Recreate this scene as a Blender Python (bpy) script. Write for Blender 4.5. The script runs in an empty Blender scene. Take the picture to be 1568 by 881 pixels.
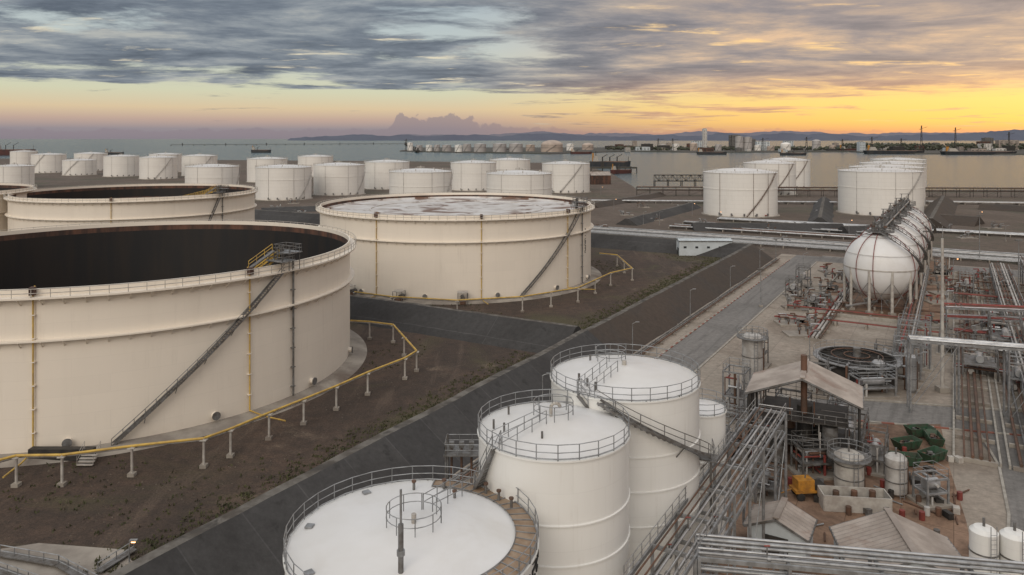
import bpy, math, random
from mathutils import Vector, noise
random.seed(7)
F=1150.0; H=40.5; V0=212.0; U0=784.0
AX=(0.507,0.862); BX=(0.862,-0.507)
ROT=math.atan2(AX[1],AX[0])
def G(u,v,z=0.0):
    Y=F*(H-z)/(v-V0); return ((u-U0)/F*Y,Y,z)
def ST(s,t,z=0.0): return (s*AX[0]+t*BX[0], s*AX[1]+t*BX[1], z)
def toST(p): return (p[0]*AX[0]+p[1]*AX[1], p[0]*BX[0]+p[1]*BX[1])
sc=bpy.context.scene
# ---------------------------------------------------------------- materials
def L(r,g,b):
    f=lambda c:((c/255+0.055)/1.055)**2.4 if c/255>0.04045 else c/255/12.92
    return (f(r),f(g),f(b),1)
class NT:
    def __init__(s,nt): s.nt=nt; s.n=nt.nodes; s.l=nt.links
    def new(s,t,**k):
        n=s.n.new(t)
        for a,b in k.items(): setattr(n,a,b)
        return n
    def put(s,sock,v):
        if isinstance(v,bpy.types.NodeSocket): s.l.new(v,sock)
        elif v is not None: sock.default_value=v
    def m(s,op,a,b=None,c=None,clamp=False):
        n=s.new('ShaderNodeMath',operation=op,use_clamp=clamp)
        s.put(n.inputs[0],a); s.put(n.inputs[1],b); s.put(n.inputs[2],c)
        return n.outputs[0]
    def mr(s,v,a,b,c=0.0,d=1.0,smooth=True):
        n=s.new('ShaderNodeMapRange'); n.interpolation_type='SMOOTHSTEP' if smooth else 'LINEAR'
        s.put(n.inputs[0],v)
        for i,x in enumerate((a,b,c,d)): n.inputs[i+1].default_value=x
        return n.outputs[0]
    def mix(s,f,a,b,t='MIX'):
        n=s.new('ShaderNodeMix',data_type='RGBA',blend_type=t)
        s.put(n.inputs[0],f); s.put(n.inputs[6],a); s.put(n.inputs[7],b)
        return n.outputs[2]
    def noise(s,vec,scale,detail=5,rough=.55,dist=0.0):
        n=s.new('ShaderNodeTexNoise'); s.put(n.inputs['Vector'],vec)
        n.inputs['Scale'].default_value=scale; n.inputs['Detail'].default_value=detail
        n.inputs['Roughness'].default_value=rough; n.inputs['Distortion'].default_value=dist
        return n.outputs[0]
    def mapping(s,vec,scale=(1,1,1),rot=(0,0,0),loc=(0,0,0)):
        n=s.new('ShaderNodeMapping'); s.put(n.inputs[0],vec)
        n.inputs[1].default_value=loc; n.inputs[2].default_value=rot; n.inputs[3].default_value=scale
        return n.outputs[0]
    def ramp(s,f,stops):
        n=s.new('ShaderNodeValToRGB'); s.put(n.inputs[0],f); e=n.color_ramp.elements
        e[0].position,e[0].color=stops[0]; e[1].position,e[1].color=stops[-1]
        for p,c in stops[1:-1]:
            x=e.new(p); x.color=c
        return n.outputs[0]
def newmat(name):
    m=bpy.data.materials.new(name); m.use_nodes=True
    t=NT(m.node_tree); p=t.n['Principled BSDF']; return m,t,p
def C(c): return tuple(c)+(1,) if len(c)==3 else c
def mat(name,c1,c2=None,scale=.5,rough=.6,metal=0.,bump=0.,c3=None,s3=.05,e3=(.5,.65),stretch=(1,1,1),dist=.02):
    m,t,p=newmat(name); c1=C(c1); c2=C(c2) if c2 else tuple(x*.75 for x in c1[:3])+(1,)
    oc=t.new('ShaderNodeTexCoord').outputs['Object']
    v=t.mapping(oc,stretch)
    n=t.noise(v,scale,6,.6)
    col=t.mix(t.mr(n,.35,.65),c1,c2)
    if c3: col=t.mix(t.mr(t.noise(t.mapping(oc),s3,6,.6,.6),e3[0],e3[1]),col,C(c3))
    t.put(p.inputs['Base Color'],col); p.inputs['Roughness'].default_value=rough; p.inputs['Metallic'].default_value=metal
    if bump:
        b=t.new('ShaderNodeBump'); b.inputs['Strength'].default_value=bump; b.inputs['Distance'].default_value=dist
        t.put(b.inputs['Height'],t.noise(v,scale*3,6,.7)); t.put(p.inputs['Normal'],b.outputs[0])
    return m
def paintmat(name,col,R,plate=(9,2.4),grime=(.40,.35,.28),amt=.35,seam=.82,rough=.5):
    m,t,p=newmat(name)
    oc=t.new('ShaderNodeTexCoord').outputs['Object']
    sp=t.new('ShaderNodeSeparateXYZ'); t.put(sp.inputs[0],oc)
    ang=t.m('MULTIPLY',t.m('ARCTAN2',sp.outputs[1],sp.outputs[0]),R)
    cb=t.new('ShaderNodeCombineXYZ'); t.put(cb.inputs[0],ang); t.put(cb.inputs[1],sp.outputs[2])
    br=t.new('ShaderNodeTexBrick'); t.put(br.inputs['Vector'],cb.outputs[0])
    br.inputs['Scale'].default_value=1; br.inputs['Brick Width'].default_value=plate[0]; br.inputs['Row Height'].default_value=plate[1]
    br.inputs['Mortar Size'].default_value=.05; br.inputs['Mortar Smooth'].default_value=.6; br.inputs['Bias'].default_value=0
    c=C(col)
    br.inputs['Color1'].default_value=c; br.inputs['Color2'].default_value=tuple(x*.97 for x in c[:3])+(1,)
    br.inputs['Mortar'].default_value=tuple(x*seam for x in c[:3])+(1,)
    st=t.noise(t.mapping(cb.outputs[0],(1,.06,1)),.9 if R>10 else 2.5,8,.7)
    st2=t.noise(t.mapping(cb.outputs[0],(1,.12,1),(0,0,0),(7,3,0)),.25 if R>10 else .8,5,.6)
    pat=t.noise(oc,.12 if R>10 else .5,5,.6)
    f=t.m('MULTIPLY',t.mr(st,.50,.76),t.mr(pat,.38,.66)); f=t.m('ADD',f,t.m('MULTIPLY',t.mr(st2,.45,.75),.25)); f=t.m('MULTIPLY',f,amt,clamp=True)
    col2=t.mix(f,br.outputs[0],C(grime))
    low=t.m('MULTIPLY',t.mr(sp.outputs[2],2.4,0,0,.35),t.noise(cb.outputs[0],.7,5,.6))
    col2=t.mix(low,col2,C((.32,.25,.18)))
    t.put(p.inputs['Base Color'],col2); p.inputs['Roughness'].default_value=rough
    b=t.new('ShaderNodeBump'); b.inputs['Strength'].default_value=.3; b.inputs['Distance'].default_value=.06
    t.put(b.inputs['Height'],t.noise(cb.outputs[0],.35,3,.5)); t.put(p.inputs['Normal'],b.outputs[0])
    return m
M={}
M['cream']=paintmat('cream_tank_paint',(.80,.735,.64),40,amt=.34,seam=.95)
M['white_far']=paintmat('white_tank_paint',(.76,.74,.70),18,(8,2.2),amt=.28)
M['white']=paintmat('near_white_paint',(.76,.76,.735),6.5,(6,2.0),amt=.22,seam=.95,rough=.36)
M['roofw']=mat('roof_white',(.72,.72,.72),(.66,.655,.64),.12,.42,c3=(.61,.595,.57),s3=.18,e3=(.45,.8))
M['roofp']=mat('pontoon_roof',(.62,.61,.60),(.48,.45,.42),.2,.5,c3=(.16,.09,.06),s3=.10,e3=(.50,.60))
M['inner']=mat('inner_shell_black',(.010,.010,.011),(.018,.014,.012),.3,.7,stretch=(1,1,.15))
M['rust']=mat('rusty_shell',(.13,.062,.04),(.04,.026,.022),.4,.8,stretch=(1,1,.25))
M['galv']=mat('galvanised_steel',(.34,.35,.36),(.22,.22,.22),1.5,.45,.5)
M['steel']=mat('grey_steel',(.20,.20,.20),(.11,.10,.09),1.2,.6,.3)
M['dark']=mat('dark_steel',(.05,.045,.04),(.026,.025,.024),1.,.6,.2)
M['silver']=mat('aluminium_cladding',(.52,.53,.54),(.34,.34,.34),.5,.38,.6)
M['lightp']=mat('light_pipe_paint',(.46,.45,.43),(.30,.28,.26),.6,.5)
M['yellow']=mat('yellow_paint',(.60,.40,.08),(.40,.26,.07),.8,.5)
M['red']=mat('red_fire_paint',(.24,.045,.035),(.15,.035,.03),.8,.55)
M['brownp']=mat('rust_brown_pipe',(.14,.072,.045),(.08,.05,.035),.6,.7)
M['orange']=mat('orange_machine',(.50,.23,.03),(.30,.14,.03),1.5,.5)
M['green']=mat('green_skip',(.025,.075,.04),(.04,.045,.03),1.5,.6)
M['conc']=mat('concrete',(.32,.29,.25),(.21,.185,.16),.25,.85,bump=.3,c3=(.13,.10,.08),s3=.06,e3=(.5,.72))
M['postc']=mat('pale_post',(.46,.44,.40),(.33,.30,.27),1,.7)
M['towerw']=mat('tower_white',(.62,.60,.57),(.5,.48,.45),.1,.7)
M['glass']=mat('dark_window',(.03,.035,.04),(.05,.05,.05),1,.2)
M['sheetr']=mat('corrugated_sheet',(.40,.35,.31),(.27,.23,.20),.3,.55,.1,c3=(.19,.11,.08),s3=.2,e3=(.55,.8))
M['sheetb']=mat('bluewhite_panel',(.52,.57,.60),(.44,.48,.5),.3,.6)
M['black']=mat('black_marking',(.02,.02,.02),(.03,.03,.03),1,.6)
M['grate']=mat('walkway_grating',(.24,.16,.10),(.32,.24,.17),1.2,.7)
M['hill']=mat('hazy_hill',(.10,.115,.155),(.09,.10,.14),.002,1.)  # atmospheric haze is put into the base colour
M['farland']=mat('far_shore',(.08,.072,.065),(.045,.05,.04),.01,.9)
M['treem']=mat('tree_foliage',(.045,.055,.035),(.07,.07,.05),.05,.9)
M['grass']=mat('dry_grass',(.075,.075,.03),(.05,.055,.025),.3,.9)
M['stone']=mat('stone',(.15,.125,.10),(.08,.065,.05),.5,.9)
M['hull']=mat('hull_paint',(.10,.035,.03),(.06,.03,.03),.1,.6)
M['hulld']=mat('dark_hull',(.03,.035,.045),(.05,.05,.05),.1,.6)
m,t,p=newmat('lit_bulb'); p.inputs['Emission Color'].default_value=(1,.45,.15,1); p.inputs['Emission Strength'].default_value=5; M['bulb']=m
def groundmat(name,a,b,c,green,scale=1.0,bump=.6):
    m,t,p=newmat(name); oc=t.new('ShaderNodeTexCoord').outputs['Object']
    f1=t.mr(t.noise(oc,.05*scale,8,.62,.5),.40,.60)
    f2=t.mr(t.noise(oc,.55*scale,10,.75),.38,.62)
    f3=t.mr(t.noise(t.mapping(oc,(1,1,1),(0,0,0),(50,9,0)),.028*scale,7,.6,1.),.50,.64)
    sand=t.mr(t.noise(t.mapping(oc,(1,1,1),(0,0,0),(9,90,0)),.07*scale,9,.72,.4),.58,.70)
    track=t.mr(t.noise(t.mapping(oc,(1,.12,1),(0,0,-ROT+math.pi/2)),.25*scale,6,.65,.6),.52,.68)
    fine=t.noise(oc,3.5,6,.85)
    col=t.mix(f1,C(a),C(b)); col=t.mix(t.m('MULTIPLY',f2,.6),col,C(c)); col=t.mix(t.m('MULTIPLY',f3,.75),col,C(green))
    col=t.mix(t.m('MULTIPLY',sand,.55),col,C((.17,.13,.095))); col=t.mix(t.m('MULTIPLY',track,.35),col,C((.13,.095,.07)))
    col=t.mix(1.0,col,t.ramp(fine,[(.30,(.25,.25,.25,1)),(.70,(1.85,1.85,1.85,1))]),'MULTIPLY')
    t.put(p.inputs['Base Color'],col); p.inputs['Roughness'].default_value=.95
    bb=t.new('ShaderNodeBump'); bb.inputs['Strength'].default_value=bump; bb.inputs['Distance'].default_value=.15
    t.put(bb.inputs['Height'],t.noise(oc,2.5,8,.8)); t.put(p.inputs['Normal'],bb.outputs[0]); return m
M['gravel']=groundmat('gravel',(.080,.052,.037),(.052,.036,.027),(.028,.021,.017),(.070,.062,.030),bump=.8)
M['earth']=groundmat('earth',(.10,.075,.058),(.13,.10,.08),(.055,.043,.034),(.06,.06,.038),.6)
def slabmat(name,a,b,stain,size=(6,6),joint=.6,sfac=.6,rough=.85,ss=.05,mort=.05,tracks=0.):
    m,t,p=newmat(name); oc=t.new('ShaderNodeTexCoord').outputs['Object']
    v=t.mapping(oc,(1,1,1),(0,0,-ROT))
    br=t.new('ShaderNodeTexBrick'); t.put(br.inputs['Vector'],v); br.offset=0
    br.inputs['Scale'].default_value=1; br.inputs['Brick Width'].default_value=size[0]; br.inputs['Row Height'].default_value=size[1]
    br.inputs['Mortar Size'].default_value=mort; br.inputs['Mortar Smooth'].default_value=.4
    br.inputs['Color1'].default_value=C(a); br.inputs['Color2'].default_value=C(b); br.inputs['Mortar'].default_value=tuple(x*joint for x in a)+(1,)
    s=t.m('MULTIPLY',t.mr(t.noise(oc,ss,9,.65,.8),.42,.66),sfac)
    col=t.mix(s,br.outputs[0],C(stain))
    if tracks:
        tr=t.m('MULTIPLY',t.mr(t.noise(t.mapping(v,(.05,1,1)),.9,6,.6,.3),.48,.66),tracks); col=t.mix(tr,col,C(stain))
    spots=t.m('MULTIPLY',t.mr(t.noise(t.mapping(oc,(1,1,1),(0,0,0),(33,7,0)),.35,5,.6),.62,.70),.45); col=t.mix(spots,col,tuple(x*.5 for x in stain)+(1,))
    col=t.mix(1.0,col,t.ramp(t.noise(oc,1.1,9,.78),[(.3,(.66,.66,.66,1)),(.7,(1.28,1.28,1.28,1))]),'MULTIPLY')
    t.put(p.inputs['Base Color'],col); t.put(p.inputs['Roughness'],rough)
    bb=t.new('ShaderNodeBump'); bb.inputs['Strength'].default_value=.3; bb.inputs['Distance'].default_value=.03
    t.put(bb.inputs['Height'],t.noise(oc,3,6,.7)); t.put(p.inputs['Normal'],bb.outputs[0]); return m
M['dike']=slabmat('bitumen_dike',(.040,.039,.039),(.056,.054,.053),(.022,.020,.019),(7,80),1.8,.6,mort=.09)
M['dikeb']=slabmat('soil_dike',(.060,.043,.032),(.052,.039,.029),(.042,.037,.033),(30,60),.9,.7)
M['crest']=mat('dike_crest',(.15,.14,.125),(.07,.06,.05),.5,.9,c3=(.05,.045,.04),s3=.3)
M['road']=slabmat('asphalt_road',(.185,.175,.165),(.175,.165,.155),(.10,.095,.088),(400,400),1,.55,tracks=.6)
M['yard']=slabmat('yard_concrete',(.31,.265,.22),(.27,.235,.195),(.16,.125,.095),(6,6),.6,.75)
M['rusty_yard']=slabmat('stained_concrete',(.22,.135,.085),(.27,.175,.12),(.08,.045,.028),(5,5),.6,.85,ss=.12)
M['kerb']=mat('kerb',(.36,.34,.30),(.25,.23,.20),1,.8)
M['kred']=mat('kerb_red',(.24,.09,.06),(.20,.08,.06),1,.8)
m,t,p=newmat('sea_water'); oc=t.new('ShaderNodeTexCoord').outputs['Object']
p.inputs['Base Color'].default_value=(.045,.085,.10,1); p.inputs['Roughness'].default_value=.2; p.inputs['IOR'].default_value=1.33
bb=t.new('ShaderNodeBump'); bb.inputs['Strength'].default_value=1; bb.inputs['Distance'].default_value=1.5
t.put(bb.inputs['Height'],t.noise(t.mapping(oc,(.5,1,1)),.10,10,.68)); t.put(p.inputs['Normal'],bb.outputs[0]); M['sea']=m
# ---------------------------------------------------------------- mesh builder
class MB:
    def __init__(s): s.v=[];s.f=[];s.mi=[];s.sm=[];s.mats=[]
    def mid(s,m):
        if m not in s.mats: s.mats.append(m)
        return s.mats.index(m)
    def add(s,vs,fs,m,smooth=False):
        o=len(s.v); s.v+= [tuple(x) for x in vs]; k=s.mid(m)
        for f in fs: s.f.append([i+o for i in f]); s.mi.append(k); s.sm.append(smooth)
    def box(s,c,sz,m,rot=0.0):
        hx,hy,hz=sz[0]/2,sz[1]/2,sz[2]/2; cr,sr=math.cos(rot),math.sin(rot); vs=[]
        for dz in(-hz,hz):
            for dx,dy in((-hx,-hy),(hx,-hy),(hx,hy),(-hx,hy)):
                vs.append((c[0]+dx*cr-dy*sr,c[1]+dx*sr+dy*cr,c[2]+dz))
        s.add(vs,[(3,2,1,0),(4,5,6,7),(0,1,5,4),(1,2,6,5),(2,3,7,6),(3,0,4,7)],m)
    def beam(s,p,q,w,h,m):
        p=Vector(p);q=Vector(q);d=q-p
        if d.length<1e-6:return
        d.normalize(); up=Vector((0,0,1)) if abs(d.z)<.95 else Vector((0,1,0))
        x=d.cross(up).normalized()*w/2; y=x.cross(d).normalized()*h/2
        vs=[p-x-y,p+x-y,p+x+y,p-x+y,q-x-y,q+x-y,q+x+y,q-x+y]
        s.add(vs,[(0,1,2,3),(7,6,5,4),(0,4,5,1),(1,5,6,2),(2,6,7,3),(3,7,4,0)],m)
    def tube(s,p,q,r,m,n=6,r2=None,cap=True):
        p=Vector(p);q=Vector(q);d=q-p
        if d.length<1e-6:return
        d.normalize(); up=Vector((0,0,1)) if abs(d.z)<.95 else Vector((0,1,0))
        x=d.cross(up).normalized(); y=x.cross(d).normalized(); r2=r if r2 is None else r2; vs=[]
        for pt,rr in((p,r),(q,r2)):
            for i in range(n):
                a=2*math.pi*i/n; vs.append(pt+x*math.cos(a)*rr+y*math.sin(a)*rr)
        fs=[(i,(i+1)%n,n+(i+1)%n,n+i) for i in range(n)]
        s.add(vs,fs,m,n>5)
        if cap: s.add(vs[:n],[tuple(range(n))[::-1]],m); s.add(vs[n:],[tuple(range(n))],m)
    def path(s,pts,r,m,n=6):
        for a,b in zip(pts,pts[1:]): s.tube(a,b,r,m,n)
    def lathe(s,prof,c,m,seg=48,a0=0,a1=2*math.pi,shared=False):
        full=abs(a1-a0-2*math.pi)<1e-4; k=seg if full else seg+1
        def ring(r,z): return [(c[0]+r*math.cos(a0+(a1-a0)*i/seg),c[1]+r*math.sin(a0+(a1-a0)*i/seg),c[2]+z) for i in range(k)]
        if shared:
            vs=[];
            for r,z in prof: vs+=ring(r,z)
            fs=[(j*k+i,j*k+(i+1)%k,(j+1)*k+(i+1)%k,(j+1)*k+i) for j in range(len(prof)-1) for i in range(seg)]
            s.add(vs,fs,m,True)
        else:
            for (r0,z0),(r1,z1) in zip(prof,prof[1:]):
                vs=ring(r0,z0)+ring(r1,z1)
                s.add(vs,[(i,(i+1)%k,k+(i+1)%k,k+i) for i in range(seg)],m,True)
    def ringrail(s,c,R,z,m,a0=0,a1=2*math.pi,sp=2.0,h=1.1,r=.035,levels=2):
        n=max(3,int(abs(a1-a0)*R/sp))
        pts=[(c[0]+R*math.cos(a0+(a1-a0)*i/n),c[1]+R*math.sin(a0+(a1-a0)*i/n)) for i in range(n+1)]
        for x,y in pts: s.tube((x,y,z),(x,y,z+h),r,m,4,cap=False)
        for l in range(levels):
            zz=z+h*(l+1)/levels
            q=[]
            nn=max(n,24)
            for i in range(nn+1):
                a=a0+(a1-a0)*i/nn; q.append((c[0]+R*math.cos(a),c[1]+R*math.sin(a),zz))
            for a,b in zip(q,q[1:]): s.tube(a,b,r,m,4,cap=False)
    def rail(s,p,q,m,h=1.1,sp=2.0,r=.035,levels=2):
        p=Vector(p);q=Vector(q); n=max(1,int((q-p).length/sp))
        for i in range(n+1):
            a=p.lerp(q,i/n); s.tube(a,a+Vector((0,0,h)),r,m,4,cap=False)
        for l in range(levels):
            o=Vector((0,0,h*(l+1)/levels)); s.tube(p+o,q+o,r,m,4,cap=False)
    def stair(s,c,R,a0,z0,a1,z1,m,w=.9,step=.25,r=.04,sh=.28):
        n=max(4,int(abs(z1-z0)/step)); ri=R+.12; ro=ri+w
        P=lambda rr,i,dz=0:(c[0]+rr*math.cos(a0+(a1-a0)*i/n),c[1]+rr*math.sin(a0+(a1-a0)*i/n),z0+(z1-z0)*i/n+dz)
        for i in range(n):
            s.add([P(ri,i),P(ro,i),P(ro,i+1,-(z1-z0)/n),P(ri,i+1,-(z1-z0)/n)],[(0,1,2,3)],m)
            for rr in(ri,ro): s.beam(P(rr,i),P(rr,i+1),.06,sh,m)
            s.tube(P(ro,i,1.05),P(ro,i+1,1.05),r,m,4,cap=False); s.tube(P(ro,i,.55),P(ro,i+1,.55),r,m,4,cap=False)
            if i%4==0: s.tube(P(ro,i),P(ro,i,1.05),r,m,4,cap=False)
            if i%12==0: s.beam(P(R,i,-1.2),P(ro,i,-.05),.08,.08,m)
    def build(s,name,org=(0,0,0)):
        me=bpy.data.meshes.new(name)
        ox,oy,oz=org[0],org[1],(org[2] if len(org)>2 else 0)
        me.from_pydata([(x-ox,y-oy,z-oz) for x,y,z in s.v],[],s.f)
        for k in s.mats: me.materials.append(M[k])
        me.polygons.foreach_set('material_index',s.mi); me.polygons.foreach_set('use_smooth',s.sm); me.update()
        o=bpy.data.objects.new(name,me); o.location=(ox,oy,oz); sc.collection.objects.link(o); return o
def sheet(name,pts,m,z=0.0):
    b=MB(); b.add([(x[0],x[1],z) for x in pts],[tuple(range(len(pts)))],m); o=b.build(name)
    if o.data.polygons[0].normal.z<0: o.data.flip_normals()
    return o
def sts(s0,s1,t0,t1): return [ST(s0,t0),ST(s1,t0),ST(s1,t1),ST(s0,t1)]
def ang_u(c,R,u):
    best=None
    for i in range(1440):
        a=i*math.pi/720; x=c[0]+R*math.cos(a); y=c[1]+R*math.sin(a)
        if (x*math.cos(a)+y*math.sin(a))<0 and y>1:
            d=abs(U0+F*x/y-u)
            if best is None or d<best[0]: best=(d,a)
    return best[1]
def circ_from(uL,uR,R):
    bl=math.atan((uL-U0)/F); br=math.atan((uR-U0)/F); d=R/math.sin((br-bl)/2); c=(bl+br)/2
    return (d*math.sin(c),d*math.cos(c))
# ---------------------------------------------------------------- terrain
sheet('sea',[(-40000,-2000),(40000,-2000),(40000,45000),(-40000,45000)],'sea',-2.5)
land=[(-2500,-300),(2500,-300),(2500,560),(1200,600),(700,612),(G(1400,291)[0],G(1400,291)[1]),G(1200,290)[:2],G(975,290)[:2],G(965,283)[:2],G(935,265)[:2],G(905,257)[:2],G(880,250)[:2],G(600,247)[:2],G(300,245)[:2],G(120,243)[:2],G(0,243)[:2],(-2500,1500)]
b=MB(); n=len(land)
b.add([(x[0],x[1],0) for x in land],[tuple(range(n))],'earth')
b.add([(x[0],x[1],0) for x in land]+[(x[0],x[1]+3,-4) for x in land],[(i,(i+1)%n,n+(i+1)%n,n+i) for i in range(n)],'conc')
g=b.build('ground')
if g.data.polygons[0].normal.z<0:
    g.data.flip_normals()
sheet('gravel_basin_floor',sts(-60,262,-330,-66),'gravel',.004)
sheet('asphalt_road',sts(-40,275,-47,-39),'road',.012)
sheet('yard_concrete_pavement',sts(-20,278,-39,70),'yard',.005)
sheet('drain_verge',sts(-40,275,-52,-47),'yard',.008)
sheet('asphalt_cross_road',sts(264,277,-39,90),'road',.016)
sheet('service_road',[G(1085,612),G(1300,612),G(1568,632),G(1700,640),G(1700,682),G(1568,668),G(1430,655),G(1310,645),G(1085,640)],'road',.020)
sheet('service_road',[G(1490,662),G(1620,672),G(1760,881),G(1540,900),G(1545,790),G(1530,715)],'road',.026)
sheet('stained_process_yard',[G(1130,650),G(1440,650),G(1455,720),G(1480,800),G(1500,900),G(1060,900),G(1110,760)],'rusty_yard',.022)
def dike(name,P0,P1,foot,crest,h,m1,m2,seed=0):
    a=Vector(ST(*P0)); q=Vector(ST(*P1)); d=(q-a); Ln=d.length; d.normalize(); nr=Vector((d.y,-d.x,0)); b=MB()
    N=max(2,int(Ln/3)); rows=[]
    for i in range(N+1):
        c=a+d*(Ln*i/N); w=noise.noise(c*.07)*.6+noise.noise(c*.4)*.3; w2=noise.noise(c*.07+Vector((9,9,9)))*.6+noise.noise(c*.4)*.25; hh=h+noise.noise(c*.05+Vector((5,5,5)))*.25+noise.noise(c*.35)*.1
        rows.append([c-nr*(foot+w)+Vector((0,0,-.3)),c-nr*crest+Vector((0,0,hh)),c+nr*crest+Vector((0,0,hh)),c+nr*(foot+w2)+Vector((0,0,-.3))])
    for r0,r1 in zip(rows,rows[1:]):
        for j,mm in((0,m1),(1,'crest'),(2,m2)): b.add([r0[j],r0[j+1],r1[j+1],r1[j]],[(3,2,1,0)],mm)
    for r,o in((rows[0],1),(rows[-1],-1)): b.add(r,[(0,1,2,3)[::o]],m1)
    return b.build(name)
dike('containment_dike',(-60,-59.5),(128,-59.5),8.0,.6,4.6,'dike','dike')
dike('containment_dike',(128,-59.5),(262,-59.5),8.0,.6,4.4,'dikeb','dikeb')
dike('containment_dike',(131,-62.5),(131,-330),7.0,.6,4.2,'dike','dike')
dike('containment_dike',(262,-59.5),(262,-330),7.0,.8,4.4,'dike','dike')
dike('containment_dike',(-60,-195),(262,-195),7.0,.8,3.6,'dike','dike')
# loose stones and dry grass of the basins
r=random.Random(3); b=MB()
for i in range(5200):
    s=r.uniform(20,255); t_=r.uniform(-150,-68)
    x,y,_=ST(s,t_)
    if math.hypot(x+70,y-134.8)<43.5 or math.hypot(x+16.5,y-225.9)<43.5 or 122<s<140 or y<40: continue
    if noise.noise(Vector((x*.05,y*.05,0)))<-.05: continue
    q=r.uniform(.05,.16); a=r.uniform(0,3)
    vs=[(x+q*math.cos(a+k*2.1),y+q*math.sin(a+k*2.1),.0) for k in range(3)]+[(x,y,q*.9)]
    b.add(vs,[(0,1,3),(1,2,3),(2,0,3)],'stone')
b.build('loose_stones')
b=MB()
for i in range(5200):
    s=r.uniform(20,255); t_=-67.3+abs(r.gauss(0,1))*-2.2 if r.random()<.3 else r.uniform(-130,-68)
    x,y,_=ST(s,t_)
    if math.hypot(x+70,y-134.8)<43.5 or math.hypot(x+16.5,y-225.9)<43.5 or 123<s<139 or y<40: continue
    if t_<-72 and noise.noise(Vector((x*.04+7,y*.04,2)))<.12: continue
    for k in range(4):
        a=r.uniform(0,6.3); h=r.uniform(.12,.38); dx,dy=math.cos(a)*.12,math.sin(a)*.12; ox,oy=r.uniform(-.3,.3),r.uniform(-.3,.3)
        b.add([(x+ox-dx,y+oy-dy,0),(x+ox+dx,y+oy+dy,0),(x+ox+r.uniform(-.15,.15),y+oy+r.uniform(-.15,.15),h)],[(0,1,2)],'grass')
b.build('grass_tufts')
def kerb(name,pts,w=.25,h=.14,stripe=None):
    b=MB()
    for p,q in zip(pts,pts[1:]):
        p=Vector(p);q=Vector(q);n=max(1,int((q-p).length/1.5)); 
        for i in range(n):
            a=p.lerp(q,i/n);c=p.lerp(q,(i+1)/n)
            b.beam(a+Vector((0,0,h/2+.01)),c+Vector((0,0,h/2+.01)),w,h,'kerb' if not stripe or i%2 else stripe)
    b.build(name)
kerb('road_kerb',[ST(-40,-47.1),ST(262,-47.1)],.3,.14,'kred')
kerb('road_kerb',[ST(85,-38.6),ST(120,-38.6),ST(262,-38.6)],.3)
kerb('painted_kerb',[G(1310,645),G(1430,655),G(1500,662),G(1568,668),G(1650,676)],.35,.16,'kred')
kerb('road_kerb',[G(1300,611),G(1568,631),G(1700,639)],.3)
kerb('road_kerb',[G(1500,664),G(1530,715),G(1545,790),G(1540,900)],.3)
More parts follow.
